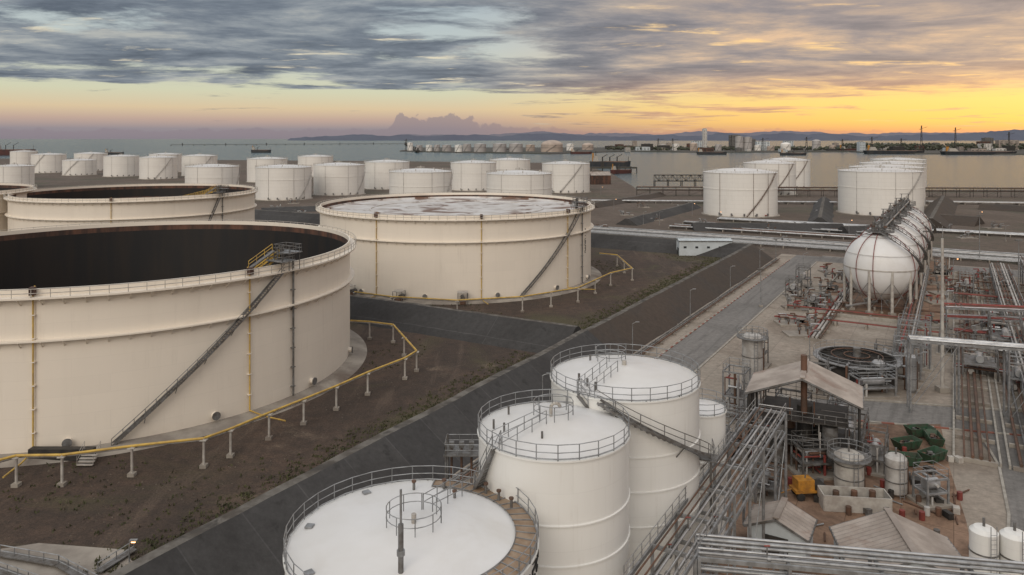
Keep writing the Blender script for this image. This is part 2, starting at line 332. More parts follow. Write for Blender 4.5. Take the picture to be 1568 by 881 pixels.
# ---------------------------------------------------------------- large open-top tanks
def big_tank(name,c,R,zt,zg,floor,fm,stairs,yel,dark,mix=()):
    b=MB(); c3=(c[0],c[1],0); S=160
    b.lathe([(R,.3),(R,zg-.1)],c3,'cream',S)
    b.lathe([(R,zg-.1),(R+.85,zg),(R+.85,zg+.18),(R,zg+.22)],c3,'cream',S)
    b.lathe([(R,zg+.22),(R,zt-1.25)],c3,'cream',S)
    b.lathe([(R,zt-1.25),(R+1.2,zt-1.2),(R+1.2,zt-.95),(R,zt-.92)],c3,'cream',S)
    b.lathe([(R,zt-.92),(R,zt),(R-.2,zt),(R-.2,zt-.8)],c3,'cream',S)
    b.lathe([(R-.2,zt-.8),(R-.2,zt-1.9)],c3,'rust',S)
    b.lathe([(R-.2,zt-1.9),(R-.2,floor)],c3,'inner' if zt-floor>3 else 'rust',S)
    b.lathe([(R-.2,floor),(R-2.5,floor+.5),(R-2.7,floor),(R-14,floor-.1),(R-14,floor+.15),(R-14.5,floor+.15),(R-14.5,floor-.1),(.01,floor-.2)],c3,fm,96)
    b.lathe([(R+3.2,0.03),(R+1.6,.45),(R,.5)],c3,'conc',S)
    for i in range(100):
        a=2*math.pi*i/100
        b.beam((c[0]+R*math.cos(a),c[1]+R*math.sin(a),zt-2.1),(c[0]+(R+1.1)*math.cos(a),c[1]+(R+1.1)*math.sin(a),zt-1.25),.1,.12,'cream')
        b.beam((c[0]+R*math.cos(a),c[1]+R*math.sin(a),zg-.8),(c[0]+(R+.8)*math.cos(a),c[1]+(R+.8)*math.sin(a),zg-.03),.08,.1,'cream')
    b.ringrail(c,R+1.15,zt-.95,'postc',sp=2.2,h=1.1,r=.05)
    P=lambda a,rr,z:(c[0]+rr*math.cos(a),c[1]+rr*math.sin(a),z)
    for u in yel:
        a=ang_u(c,R,u); b.path([P(a,R+.3,.6),P(a,R+.3,zt-.5),P(a,R-.3,zt+.3)],.11,'yellow')
        b.box(P(a,R+.45,zt-.2),(.9,.6,1.0),'rust',a)
        for z in range(3,int(zt),3): b.box(P(a,R+.2,z),(.5,.5,.12),'cream',a)
        b.path([P(a,R+.3,.7),P(a,R+4,.7),P(a,R+9,1.2)],.11,'yellow')
    for u in dark:
        a=ang_u(c,R,u); b.tube(P(a,R+.35,.6),P(a,R+.35,zt+.3),.17,'steel',8)
        for z in range(2,int(zt),3): b.box(P(a,R+.25,z),(.6,.6,.12),'steel',a)
    if stairs:
        a1=ang_u(c,R,stairs[0]); a0=ang_u(c,R,stairs[1])
        if a0>a1+math.pi: a0-=2*math.pi
        if a1>a0+math.pi: a1-=2*math.pi
        b.stair(c,R,a0,.3,a1,zt-.9,'steel',1.0,.27,.05)
        for k,dz in((0,1.2),(.035,2.3)):
            aa=a1+(k if a1>a0 else -k)
            b.box(P(aa,R+.2,zt+dz-.6),(3.6,2.6,.15),'galv',aa)
            for dx in(-1.4,1.4):
                for dy in(-1.1,1.1):
                    x,y,_=P(aa,R+.2,0); xx=x+dx*math.cos(aa)-dy*math.sin(aa); yy=y+dx*math.sin(aa)+dy*math.cos(aa)
                    b.tube((xx,yy,zt-1),(xx,yy,zt+dz+.6),.06,'steel',4)
            x,y,_=P(aa,R+.2,0)
            cs=[(x+dx*math.cos(aa)-dy*math.sin(aa),y+dx*math.sin(aa)+dy*math.cos(aa),zt+dz-.5) for dx,dy in((-1.7,-1.2),(1.7,-1.2),(1.7,1.2),(-1.7,1.2))]
            for i in range(4): b.rail(cs[i],cs[(i+1)%4],'steel',1.1,1.2,.05)
        for k in range(4): 
            aa=a1+.01*k; b.tube(P(aa,R-.5,zt-.5),P(aa,R-.5,zt+2.5+.3*(k%2)),.16,'steel',8)
        if zt-floor>5:
            p=Vector(P(a1,R-.8,zt+1.0)); q=Vector(P(a1-.6,R-15,floor+.6)); 
            for o in(-.45,.45):
                oo=Vector((o,0,0)); b.beam(p+oo,q+oo,.1,.3,'yellow'); b.rail(p+oo,q+oo,'yellow',1.1,1.5,.05)
            for i in range(30): a=p.lerp(q,i/30); b.beam(a-Vector((.45,0,0)),a+Vector((.45,0,0)),.3,.06,'steel')
            b.rail(P(a1-.13,R-.6,zt+.1),P(a1-.03,R-.3,zt+2.2),'yellow',1.0,1.2,.05)
            b.beam(P(a1-.13,R-.3,zt+.1),P(a1-.03,R,zt+2.2),.7,.12,'steel')
    for i in range(14):
        a=2*math.pi*i/14+.1
        b.tube(P(a,R-.1,1.4),P(a,R+.7,1.4),.45,'cream',12); b.tube(P(a,R+.6,1.4),P(a,R+.75,1.4),.6,'steel',12)
    for u in mix:
        a=ang_u(c,R,u)
        b.tube(P(a,R-.1,1.3),P(a,R+2.2,1.3),.5,'steel',12); b.box(P(a,R+2.4,2.9),(2.6,2.6,.15),'postc',a)
        for da in(-1,1):
            for rr in(1.3,3.5): x=P(a+da*1.1/R,R+rr,0); b.tube((x[0],x[1],0),(x[0],x[1],2.85),.08,'steel')
        b.box(P(a,R+2.6,.6),(2.2,1.4,1.0),'brownp',a)
    return b.build(name,(c[0],c[1],0))
T1=(-70,134.8); T2=(-16.5,225.9); T3=(-136.5,275); T4=(-215,263)
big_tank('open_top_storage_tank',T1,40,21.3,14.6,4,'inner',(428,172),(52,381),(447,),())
big_tank('open_top_storage_tank',T2,40,21.3,14.6,19.6,'roofp',(884,795),(577,737,868),(890,),(617,708,545))
big_tank('open_top_storage_tank',T3,40,21.5,14.8,16,'rust',(335,290),(170,),(340,))
big_tank('open_top_storage_tank',T4,40,22.5,15,16,'rust',None,(),())
b=MB(); a=ang_u(T2,40,896)
seg={'T':[(0,1,1,1),(.5,0,.5,1)],'-':[(.1,.5,.9,.5)],'6':[(0,0,0,1),(0,0,1,0),(1,0,1,.5),(0,.5,1,.5),(0,1,1,1)],'5':[(0,1,1,1),(0,.5,0,1),(0,.5,1,.5),(1,0,1,.5),(0,0,1,0)],'2':[(0,1,1,1),(1,.5,1,1),(0,.5,1,.5),(0,0,0,.5),(0,0,1,0)]}
def letters(b,c,R,a,ztop,txt,size,vertical=True):
    for k,ch in enumerate(txt):
        for x0,y0,x1,y1 in seg[ch]:
            def pt(x,y):
                aa=a+((x-.5)*size*.65+(0 if vertical else k*size*1.0))/R; z=ztop-(k*size*1.25 if vertical else 0)+y*size
                return (c[0]+(R+.03)*math.cos(aa),c[1]+(R+.03)*math.sin(aa),z)
            b.beam(pt(x0,y0),pt(x1,y1),.12 if size>1 else .1,size*.16,'black') if abs(x1-x0)>abs(y1-y0) else b.beam(pt(x0,y0),pt(x1,y1),size*.16,.05,'black')
letters(b,T2,40,a,14,'T-652',1.1); b.build('tank_number_marking')
# ---------------------------------------------------------------- cone roof tanks
def cone_tank(name,c,R,zt,rise=None,stair_u=None,seg=64,red=False):
    b=MB(); rise=R*.09 if rise is None else rise; c3=(c[0],c[1],0)
    b.lathe([(R+1.2,.02),(R+1,.35),(R,.35)],c3,'conc',seg)
    b.lathe([(R,.35),(R,zt*.62),(R+.18,zt*.62+.02),(R+.18,zt*.62+.25),(R,zt*.62+.27),(R,zt-.25),(R+.25,zt-.22),(R+.25,zt)],c3,'white_far',seg)
    b.lathe([(R+.25,zt),(R*.5,zt+rise*.72),(R*.08,zt+rise),(.01,zt+rise)],c3,'roofw',seg)
    b.ringrail(c,R+.1,zt,'postc',sp=2.2,h=1.1,r=.05)
    P=lambda a,rr,z:(c[0]+rr*math.cos(a),c[1]+rr*math.sin(a),z)
    b.ringrail(c,R*.12,zt+rise*.95,'postc',sp=1.5,h=1.1,r=.05)
    b.tube((c[0],c[1],zt+rise),(c[0],c[1],zt+rise+1.4),.4,'postc',8)
    for i in range(7):
        a=i*.9+c[0]; b.tube(P(a,R*.7,zt+rise*.3),P(a,R*.7,zt+rise*.3+1.2),.25,'postc',6)
    av=math.atan2(-c[1],-c[0])
    a0=av+random.uniform(-1.6,2.6) if stair_u is None else ang_u(c,R,stair_u)
    b.stair(c,R,a0-(.95 if R>12 else 1.4)*1.0,.3,a0,zt,'lightp' if not red else 'brownp',.7,.4,.05,.16)
    for da in(-.55,.35,.8):
        b.tube(P(av+da,R+.2,.5),P(av+da,R+.2,zt),.09,'lightp' if not red else 'brownp',5)
    for da in(-.5,-.2,.1,.4,.7):
        b.tube(P(av+da,R,1.1),P(av+da,R+2.2,1.1),.3,random.choice(('brownp','steel','red') if red else ('steel','lightp')),6); b.box(P(av+da,R+2,1.6),(.7,.7,1.2),'steel')
    return b.build(name,(c[0],c[1],0))
for (uL,uR,zt,R) in [(47,102,21.5,18),(95,148,16.5,16.5),(113,165,21.5,18.5),(158,213,21.5,17),(213,272,21.5,17.5),(228,279,21.5,18),(278,333,21.5,18),(283,366,20.5,18),
    (378,440,21.5,18),(391,477,21.3,18),(456,510,21.5,18),(480,558,21.3,18),(558,627,21.5,18),(596,692,21.5,18),(690,760,21.5,18),(750,812,21.5,18),(745,845,21.3,18),(830,903,21.5,18),(15,58,21.5,17),(-10,53,18,14)]:
    cone_tank('cone_roof_storage_tank',circ_from(uL,uR,R),R,zt)
for (uL,uR,zt,R) in [(1077,1191,22.6,19),(1138,1219,22.6,18.2),(1168,1241,22.6,18.5)]:
    cone_tank('cone_roof_storage_tank',circ_from(uL,uR,R),R,zt,R*.11,uR-5,red=True)
for (uL,uR,zt,R) in [(1283,1415,23,21),(1300,1417,23,21),(1316,1418,23,21),(1332,1419,23,21)]:
    cone_tank('cone_roof_storage_tank',circ_from(uL,uR,R),R,zt,R*.07,uR-5)
# ---------------------------------------------------------------- foreground white tanks
def near_tank(name,c,R,zt,rise,ringr=1.6,n=96):
    b=MB(); c3=(c[0],c[1],0)
    b.lathe([(R+.6,.04),(R+.5,.3),(R,.3)],c3,'conc',n)
    b.lathe([(R,.3),(R,zt-.12)],c3,'white',n)
    b.lathe([(R,zt-.12),(R+.12,zt-.12),(R+.12,zt),(R-.1,zt+.02)],c3,'white',n)
    b.lathe([(R-.1,zt+.02),(R*.55,zt+rise*.5),(R*.1,zt+rise),(.01,zt+rise+.03)],c3,'roofw',n)
    for z in (zt-4.6,zt-7.4,zt-10.2):
        if z>1: b.lathe([(R,z),(R+.1,z+.03),(R+.1,z+.12),(R,z+.15)],c3,'white',n)
    b.ringrail(c,R+.05,zt,'galv',sp=1.5,h=1.1,r=.035)
    b.ringrail(c,R+.05,zt+.0,'galv',sp=3,h=.12,r=.05,levels=1)
    if ringr: b.ringrail((c[0],c[1]),ringr,zt+rise,'galv',sp=1.1,h=1.1,r=.035)
    return b
F1=circ_from(436,823,7.9); F2=circ_from(733,963,5.7); F3=circ_from(844,1071,6.5); F4=(18.7,74.5)
def P3(c,a,r,z): return (c[0]+r*math.cos(a),c[1]+r*math.sin(a),z)
z1,z2,z3,z4=15.0,18.3,19.3,13.8
b=near_tank('t',F1,7.9,z1,.9,1.75)
b.lathe([(7.9,z1+.06),(6.55,z1+.24)],(F1[0],F1[1],0),'grate',40,-1.1,1.5)
b.lathe([(6.55,z1+.24),(6.5,z1+.35)],(F1[0],F1[1],0),'galv',40,-1.1,1.5)
for i in range(24):
    a=-1.1+2.6*i/23; b.beam(P3(F1,a,6.5,z1+.27),P3(F1,a,7.85,z1+.1),.06,.08,'galv')
mx,my=F1[0]-.15,F1[1]-4.6
b.tube((mx,my,z1+.3),(mx,my,z1+3.2),.16,'steel',10); b.tube((mx,my,z1+3.2),(mx,my,z1+5.2),.07,'galv',8); b.tube((mx,my,z1+1.4),(mx,my,z1+1.7),.24,'galv',10)
b.tube((F1[0],F1[1],z1+.9),(F1[0],F1[1],z1+1.5),.16,'postc',10)
for a,r in((1.1,5),(1.35,6.3),(.7,7.0),(.9,7.1),(.5,7.1),(1.7,6)):
    b.tube(P3(F1,a,r,z1+.1),P3(F1,a,r,z1+.8),.1,'steel',8); b.tube(P3(F1,a,r,z1+.8),P3(F1,a,r,z1+.92),.17,'brownp',8)
b.rail(P3(F1,.95,1.8,z1+.9),P3(F1,1.05,7.3,z1+.1),'galv',1.0,1.5); b.rail(P3(F1,1.35,1.8,z1+.9),P3(F1,1.2,7.3,z1+.1),'galv',1.0,1.5)
letters(b,F1,7.9,ang_u(F1,7.9,797),z1-1.25,'T-22',1.0,False)
for a in (2.2,3.0,3.8,4.6,5.4): b.box(P3(F1,a,7.0,z1+.2),(.5,.5,.12),'galv',a)
b.build('white_process_tank',(F1[0],F1[1],0))
b=near_tank('t',F2,5.7,z2,1.05,1.5)
pts=[(F2[0]-.2,F2[1]-.2,z2+1.0)]+[(F2[0]-.2+.35-.35*math.cos(k*math.pi/6),F2[1]-.2,z2+1.7+.35*math.sin(k*math.pi/6)) for k in range(7)]
b.path(pts,.13,'postc',8)
b.rail(P3(F2,4.3,1.5,z2+.9),P3(F2,3.95,5.6,z2+.1),'galv',1.0,1.2); b.rail(P3(F2,3.9,1.5,z2+.9),P3(F2,3.75,5.6,z2+.1),'galv',1.0,1.2)
for a,r in((3.5,4),(3.3,4.6),(4.4,3.2),(2.6,4)):
    b.tube(P3(F2,a,r,z2+.3),P3(F2,a,r,z2+1.0),.08,'steel',8)
b.build('white_process_tank',(F2[0],F2[1],0))
b=near_tank('t',F3,6.5,z3,1.0,0)
b.tube((F3[0],F3[1],z3+1),(F3[0],F3[1],z3+1.4),.2,'postc',10)
b.ringrail((F3[0]-.8,F3[1]+3.2),1.4,z3+.5,'galv',sp=1.1,h=1.1)
b.rail(P3(F3,3.9,6.3,z3+.1),P3(F3,3.3,1.6,z3+.8),'galv',1.0,1.1); b.rail(P3(F3,4.1,6.3,z3+.1),P3(F3,4.2,1.6,z3+.8),'galv',1.0,1.1)
for a,r in((3.9,5),(4.1,5.3),(3.6,4.7),(2.2,4.5)): b.tube(P3(F3,a,r,z3+.2),P3(F3,a,r,z3+.9),.1,'steel',8)
aS=ang_u(F3,6.5,920); aE=ang_u(F3,6.5,1068)
if aE<aS: aE+=2*math.pi
b.stair(F3,6.5,aE+.25,z3-6.6,aS,z3,'steel',.85,.24,.035,.2)
b.box(P3(F3,aE+.3,7.1,z3-6.7),(2.0,1.6,.12),'steel',aE)
b.rail(P3(F3,aE+.2,7.8,z3-6.6),P3(F3,aE+.45,7.8,z3-6.6),'galv',1.1,.8)
b.tube(P3(F3,aE+.3,7.5,0),P3(F3,aE+.3,7.5,z3-6.7),.12,'steel')
b.build('white_process_tank',(F3[0],F3[1],0))
b=near_tank('t',F4,2.4,z4,.5,0); b.build('white_process_tank',(F4[0],F4[1],0))
def bridge(p,q,w,m='galv'):
    b=MB(); p=Vector(p);q=Vector(q); d=(q-p).normalized(); n=Vector((d.y,-d.x,0)).normalized()*w/2
    b.beam(p,q,w,.08,'steel')
    for o in(-1,1):
        b.beam(p+n*o,q+n*o,.1,.25,'steel'); b.rail(p+n*o,q+n*o,m,1.1,1.0,.035)
    k=int((q-p).length/.3)
    for i in range(k): a=p.lerp(q,i/k); b.beam(a-n,a+n,.12,.12,'galv')
    return b
b=bridge(P3(F1,1.05,7.7,z1+.1),P3(F2,3.85,5.6,z2+.05),1.0); b.build('tank_access_stair')
b=bridge(P3(F2,.95,5.6,z2+.1),P3(F3,3.95,6.4,z3+.05),1.0); b.build('tank_access_stair')
b=MB(); ctr=G(722,690,9)
for i,(dx,dy) in enumerate(((-2.5,-1.2),(2.5,-1.2),(2.5,1.2),(-2.5,1.2))): b.tube((ctr[0]+dx,ctr[1]+dy,0),(ctr[0]+dx,ctr[1]+dy,10.2),.1,'steel')
for z in(4.5,9): 
    b.box((ctr[0],ctr[1],z),(5.4,2.8,.12),'steel')
    cs=[(ctr[0]+dx,ctr[1]+dy,z) for dx,dy in((-2.6,-1.3),(2.6,-1.3),(2.6,1.3),(-2.6,1.3))]
    for i in range(4): b.rail(cs[i],cs[(i+1)%4],'galv',1.1,1.2)
for k in range(5): b.tube((ctr[0]-2+k,ctr[1],0),(ctr[0]-2+k,ctr[1],9.8),.12,'brownp'); b.box((ctr[0]-2+k,ctr[1],9.6),(.5,.5,.6),'steel')
b.build('valve_platform')
# ---------------------------------------------------------------- fire mains on posts
def firemain(name,pts,h,r=.16,sp=9):
    b=MB(); pts=[Vector(p) for p in pts]
    for p,q in zip(pts,pts[1:]):
        b.tube(p+Vector((0,0,h)),q+Vector((0,0,h)),r,'yellow',8); b.tube(p+Vector((0,.4,h-.35)),q+Vector((0,.4,h-.35)),r*.6,'lightp',6)
        n=max(1,round((q-p).length/sp))
        for i in range(n):
            a=p.lerp(q,i/n); b.tube(a,a+Vector((0,0,h)),.16,'postc',8); b.box((a.x,a.y,.2),(.8,.8,.4),'conc'); b.box((a.x,a.y,h-.2),(.8,.8,.1),'postc')
    return b.build(name)
firemain('fire_water_main',[G(-60,770),G(25,745),G(95,744),G(202,729),G(312,716),G(353,700),G(412,673),G(465,650),G(515,628),G(563,605),G(620,581),G(638,569),G(602,525),G(566,520),G(532,518)],3.6)
firemain('fire_water_main',[G(543,470),G(600,478),G(700,484),G(800,478),G(885,463),G(935,438),G(968,430),G(945,408),G(918,405)],3.6,.16,11)
# ---------------------------------------------------------------- spheres
def sphere_tank(name,c,R,zc):
    b=MB(); prof=[(max(.01,R*math.sin(math.pi*i/28)),-R*math.cos(math.pi*i/28)) for i in range(29)]
    b.lathe(prof,(c[0],c[1],zc),'roofw',56,shared=True)
    b.lathe([(R+.03,-.15),(R+.1,-.12),(R+.1,.12),(R+.03,.15)],(c[0],c[1],zc),'postc',56)
    for i in range(10):
        a=2*math.pi*i/10+.2; x,y=c[0]+R*.97*math.cos(a),c[1]+R*.97*math.sin(a)
        b.tube((x,y,0),(x,y,zc),.34,'postc',10); b.box((x,y,.3),(1.3,1.3,.6),'conc')
        a2=2*math.pi*(i+1)/10+.2; x2,y2=c[0]+R*.97*math.cos(a2),c[1]+R*.97*math.sin(a2)
        b.tube((x,y,1),(x2,y2,zc-2.5),.07,'steel',5); b.tube((x2,y2,1),(x,y,zc-2.5),.07,'steel',5)
    for a in(-2.2,-.9,.6,2.4,3.6):
        b.path([(c[0]+(R+.25)*math.cos(a)*math.sin(th),c[1]+(R+.25)*math.sin(a)*math.sin(th),zc+(R+.25)*math.cos(th)) for th in [math.pi*k/20 for k in range(1,19)]],.09,'red',6)
    for th in(.5,1.15,2.3): 
        rr=(R+.3)*math.sin(th); zz=zc+(R+.3)*math.cos(th)
        b.path([(c[0]+rr*math.cos(k*math.pi/20),c[1]+rr*math.sin(k*math.pi/20),zz) for k in range(41)],.05,'brownp' if th!=1.15 else 'postc',5)
    zt=zc+R
    b.lathe([(.01,zt+.3),(3.2,zt+.3),(3.2,zt+.45),(.01,zt+.45)],(c[0],c[1],0),'steel',24)
    b.ringrail(c,3.1,zt+.45,'steel',sp=1.2,r=.06)
    for i in range(9): 
        a=i*.7; x,y=c[0]+2*math.cos(a)*(.4+.6*(i%2)),c[1]+2*math.sin(a)*(.4+.6*(i%2)); b.tube((x,y,zt-.1),(x,y,zt+1.8+.5*(i%3)),.22,'steel',8); b.tube((x,y,zt+1.5),(x,y,zt+1.9),.4,'brownp' if i%2 else 'galv',8)
    for x in(-1.2,1.2): b.tube((c[0]+x,c[1],zt),(c[0]+x,c[1],zt+4),.12,'steel')
    b.box((c[0],c[1],zt+4),(3,1.2,.12),'steel')
    pts=[(c[0]+(R+.9)*math.cos(a)*math.cos(e),c[1]+(R+.9)*math.sin(a)*math.cos(e),zc+(R+.9)*math.sin(e)) for a,e in [(-.4-1.6*k/14,-.1+1.45*k/14) for k in range(15)]]
    for p,q in zip(pts,pts[1:]): b.beam(p,q,.8,.12,'steel'); b.rail(p,q,'steel',1.,1.2,.05)
    b.box((c[0],c[1],zc-R-.3),(1.2,1.2,1),'brownp'); b.tube((c[0],c[1],zc-R-.4),(c[0]-9,c[1]-2,.9),.3,'silver')
    return b.build(name,(c[0],c[1],0))
s0,t0=toST(G(1347,472)); 
sph=[]
for k in range(5):
    p=ST(s0+21*k,t0+.3*k); sph.append(p); sphere_tank('spherical_gas_tank',p,7.9,10.0)
b=MB()
for p,q in zip(sph,sph[1:]):
    b.beam((p[0],p[1],18.9),(q[0],q[1],18.9),1.1,.15,'steel'); b.rail((p[0]-.5,p[1],19),(q[0]-.5,q[1],19),'steel',1.1,1.5,.06); b.rail((p[0]+.5,p[1],19),(q[0]+.5,q[1],19),'steel',1.1,1.5,.06)
    b.path([(p[0]+1.5,p[1],19.6),(q[0]+1.5,q[1],19.6)],.2,'galv')
b.build('sphere_top_walkway')
sheet('sphere_bay_slab',sts(s0-14,s0+100,t0-14,t0+14),'rusty_yard',.03)
kerb('low_bund_wall',[ST(s0-14,t0-14),ST(s0+100,t0-14),ST(s0+100,t0+14),ST(s0-14,t0+14),ST(s0-14,t0-14)],.3,.7)
# ---------------------------------------------------------------- pipe racks
def rack(name,p,q,w,levels,mp=('silver','lightp','silver'),bay=6,r=.16,npipe=6,deck=False,col='galv',legs=True):
    b=MB(); p=Vector((p[0],p[1],0)); q=Vector((q[0],q[1],0)); d=q-p; Ln=d.length; d.normalize(); n=Vector((d.y,-d.x,0)); K=max(1,int(Ln/bay))
    top=max(levels)
    for i in range(K+1):
        a=p+d*(Ln*i/K)
        for o in(-1,1):
            c=a+n*o*w/2
            if legs: b.beam(c,c+Vector((0,0,top)),.22,.22,col)
        for z in levels: b.beam(a-n*w/2+Vector((0,0,z)),a+n*w/2+Vector((0,0,z)),.2,.28,col)
        if legs and i%2==0 and i<K:
            for o in(-1,1):
                c=a+n*o*w/2; e=c+d*(Ln/K); b.beam(c+Vector((0,0,.3)),e+Vector((0,0,levels[0])),.08,.08,col)
    for z in levels:
        for o in(-1,1): b.beam(p+n*o*w/2+Vector((0,0,z+.02)),q+n*o*w/2+Vector((0,0,z+.02)),.16,.3,col)
        for k in range(npipe):
            o=-w/2+w*(k+.7)/(npipe+.4)+random.uniform(-.08,.08); rr=r*random.choice((.6,.8,1,1,1.4))
            b.tube(p+n*o+Vector((0,0,z+.15+rr)),q+n*o+Vector((0,0,z+.15+rr)),rr,random.choice(mp),8)
            for j in range(int(Ln/9)):
                if random.random()<.35:
                    f=random.random(); a=p+d*(Ln*f)+n*o+Vector((0,0,z+.15+rr)); b.tube(a,a+d*.25,rr*1.7,'galv',8)
                    if random.random()<.4: b.tube(a,a+Vector((0,0,.9)),.06,'steel',5); b.tube(a+Vector((-.2,0,.9)),a+Vector((.2,0,.9)),.06,'red',5)
    if deck:
        z=top+.1; b.rail(p-n*w/2+Vector((0,0,z)),q-n*w/2+Vector((0,0,z)),col,1.1,1.6); b.rail(p+n*w/2+Vector((0,0,z)),q+n*w/2+Vector((0,0,z)),col,1.1,1.6)
    return b.build(name)
RZ=10.5
pa=G(990,905,RZ); pb=G(1180,630,RZ)
rack('steel_pipe_rack',pa,pb,3.2,[8.4,RZ],('silver','galv','lightp','silver','brownp'),5,.085,5,True)
rack('steel_pipe_rack',G(1068,838,RZ),G(1640,890,RZ),3.2,[9.3,RZ],('galv','silver','lightp'),5,.11,5,False)
rack('steel_pipe_rack',G(1392,520,10.5),G(1620,538,10.5),2.4,[10.5],('silver','galv'),6,.17,4)
rack('steel_pipe_rack',G(1445,470,6),G(1640,478,6),3,[4,6],('silver','brownp','red'),6,.18,5)
for t0_,w,lv,mp in((11,4.5,[3.5],('brownp','galv','lightp')),(18,5,[4.5,6.5],('silver','brownp','galv')),(30,6,[5,7],('silver','galv','brownp')),(44,6,[4,6.5],('silver','brownp'))):
    rack('steel_pipe_rack',ST(108 if t0_<14 else 118,t0_*1.04),ST(262,t0_*1.04),w,lv,mp,7,.17,6)
rack('steel_pipe_rack',ST(150,-8),ST(255,-8+.1),3,[2.2],('brownp','red','silver'),7,.2,4)
def ptrack(name,p,q,n,sp,z,mp,r=.25,sleeper=8,yl=False):
    b=MB(); p=Vector((p[0],p[1],0)); q=Vector((q[0],q[1],0)); d=(q-p); Ln=d.length; d.normalize(); nn=Vector((d.y,-d.x,0))
    for k in range(n):
        rr=r*random.choice((.6,.8,1,1.2)); o=nn*(k-(n-1)/2)*sp+Vector((0,0,z+rr)); b.tube(p+o,q+o,rr,random.choice(mp),8)
    for i in range(int(Ln/sleeper)+1):
        a=p+d*i*sleeper; b.box((a.x,a.y,z/2),(.4,n*sp+.8,z),'conc',math.atan2(d.y,d.x))
    if yl:
        for o in(-1,1): a=nn*o*(n*sp/2+.7)+Vector((0,0,.25)); b.beam(p+a,q+a,.25,.5,'kerb')
    return b.build(name)
ptrack('pipe_track',ST(293,-150),ST(293,120),8,1.1,.8,('silver','galv','lightp','galv','steel'),.24)
ptrack('pipe_track',ST(305,-150),ST(305,120),7,1.2,.8,('silver','galv','lightp','steel'),.24)
ptrack('pipe_track',ST(330,-110),ST(330,-30),8,1.,.8,('silver','brownp','galv'),.3)
ptrack('pipe_track',ST(350,-110),ST(350,-20),8,1.,.8,('galv','brownp','galv'),.3)
ptrack('pipe_track',ST(372,-100),ST(372,40),8,1.,.8,('silver','lightp','brownp'),.3)
ptrack('pipe_track',ST(110,2.5),ST(262,2.5),4,.9,.5,('brownp','red','brownp'),.2,8,True)
ptrack('pipe_track',ST(110,8),ST(262,8),3,.9,.5,('brownp','steel'),.2,8,True)
ptrack('pipe_track',ST(70,-50.3),ST(260,-50.3),3,.5,.4,('brownp','steel'),.12,8)
ptrack('pipe_track',ST(160,-24),ST(250,-24),4,.7,.5,('lightp','red','brownp'),.2)
for ss in(176,186,196,232,244): ptrack('fire_line',ST(ss,-34 if ss<200 else -2),ST(ss,-2 if ss<200 else 60),2,.8,.9,('red','brownp','brownp'),.16,6)
for ss in(150,165,178,205,220): ptrack('fire_line',ST(ss,0),ST(ss,60),3,.8,1.4,('brownp','red','silver'),.16,6)
def manifold(p,k,mm_=('red','brownp','silver','steel')):
    b=MB(); r=random.Random(k)
    for i in range(6):
        x=p[0]+r.uniform(-3,3); y=p[1]+r.uniform(-2,2); h=r.uniform(1,3.2)
        mm=r.choice(mm_); b.tube((x,y,0),(x,y,h),.16,mm,6); b.tube((x,y,h),(x+r.uniform(-2,2),y,h),.16,mm,6); b.tube((x,y,h*.5),(x,y,h*.5+.5),.36,'steel',8)
        b.tube((x-.5,y,h*.5+.7),(x+.5,y,h*.5+.7),.1,mm,5)
    b.box((p[0],p[1],.15),(7,4.5,.3),'conc'); b.build('valve_manifold')
k=0
for s in range(160,262,14):
    for t in(-31,-26,-3,6,24,37,50):
        if random.random()<.75: manifold(ST(s+random.uniform(-4,4),t+random.uniform(-1,1)),k); k+=1
for u,v in((920,352),(960,330),(1005,338),(1040,322),(1075,345),(1130,352),(985,318),(935,372),(1180,355),(1225,350),(1255,330),(1440,352),(1480,365),(1520,350),(1200,372),(1320,368),(420,322),(460,330),(450,312)):
    manifold(G(u,v),k,('brownp','silver','steel','galv')); k+=1
# ---------------------------------------------------------------- poles and lamps
def lamp(p,h=8,arm=1.5,lit=True):
    b=MB(); b.tube((p[0],p[1],0),(p[0],p[1],h),.09,'galv',6,.06); b.box((p[0],p[1],.2),(.5,.5,.4),'conc')
    b.tube((p[0],p[1],h),(p[0]+arm,p[1],h+.35),.05,'galv',5); b.box((p[0]+arm,p[1],h+.3),(.7,.3,.14),'galv')
    if lit: b.box((p[0]+arm,p[1],h+.16),(.35,.2,.12),'bulb')
    b.build('street_lamp')
for s in(95,130,165,200,235): lamp(ST(s,-50.8),6.5,.9,False)
for i,(u,v) in enumerate(((1188,400),(1240,560),(1405,600),(1010,345),(940,322),(1100,345),(985,345),(1300,360),(1500,345),(1540,370),(1350,480),(1460,430),(1530,470),(920,300),(1060,330),(1230,420))): lamp(G(u,v),6,1.2,i%3!=0 and v<480)
b=MB(); p=G(1443,600); b.tube(p,(p[0],p[1],24.5),.3,'postc',10,.2); b.box((p[0],p[1],.4),(1.6,1.6,.8),'conc'); b.tube((p[0],p[1],24.5),(p[0],p[1],26.5),.04,'galv'); b.build('lightning_mast')
for u,v,h in((1165,470,9),(1418,430,14),(1560,470,16),(1500,400,15)):
    p=G(u,v); b=MB(); b.tube(p,(p[0],p[1],h),.16,'galv',6,.08); b.box((p[0],p[1],h),(1.6,.4,.4),'steel'); b.box((p[0],p[1],.2),(.8,.8,.4),'conc'); b.build('floodlight_mast')
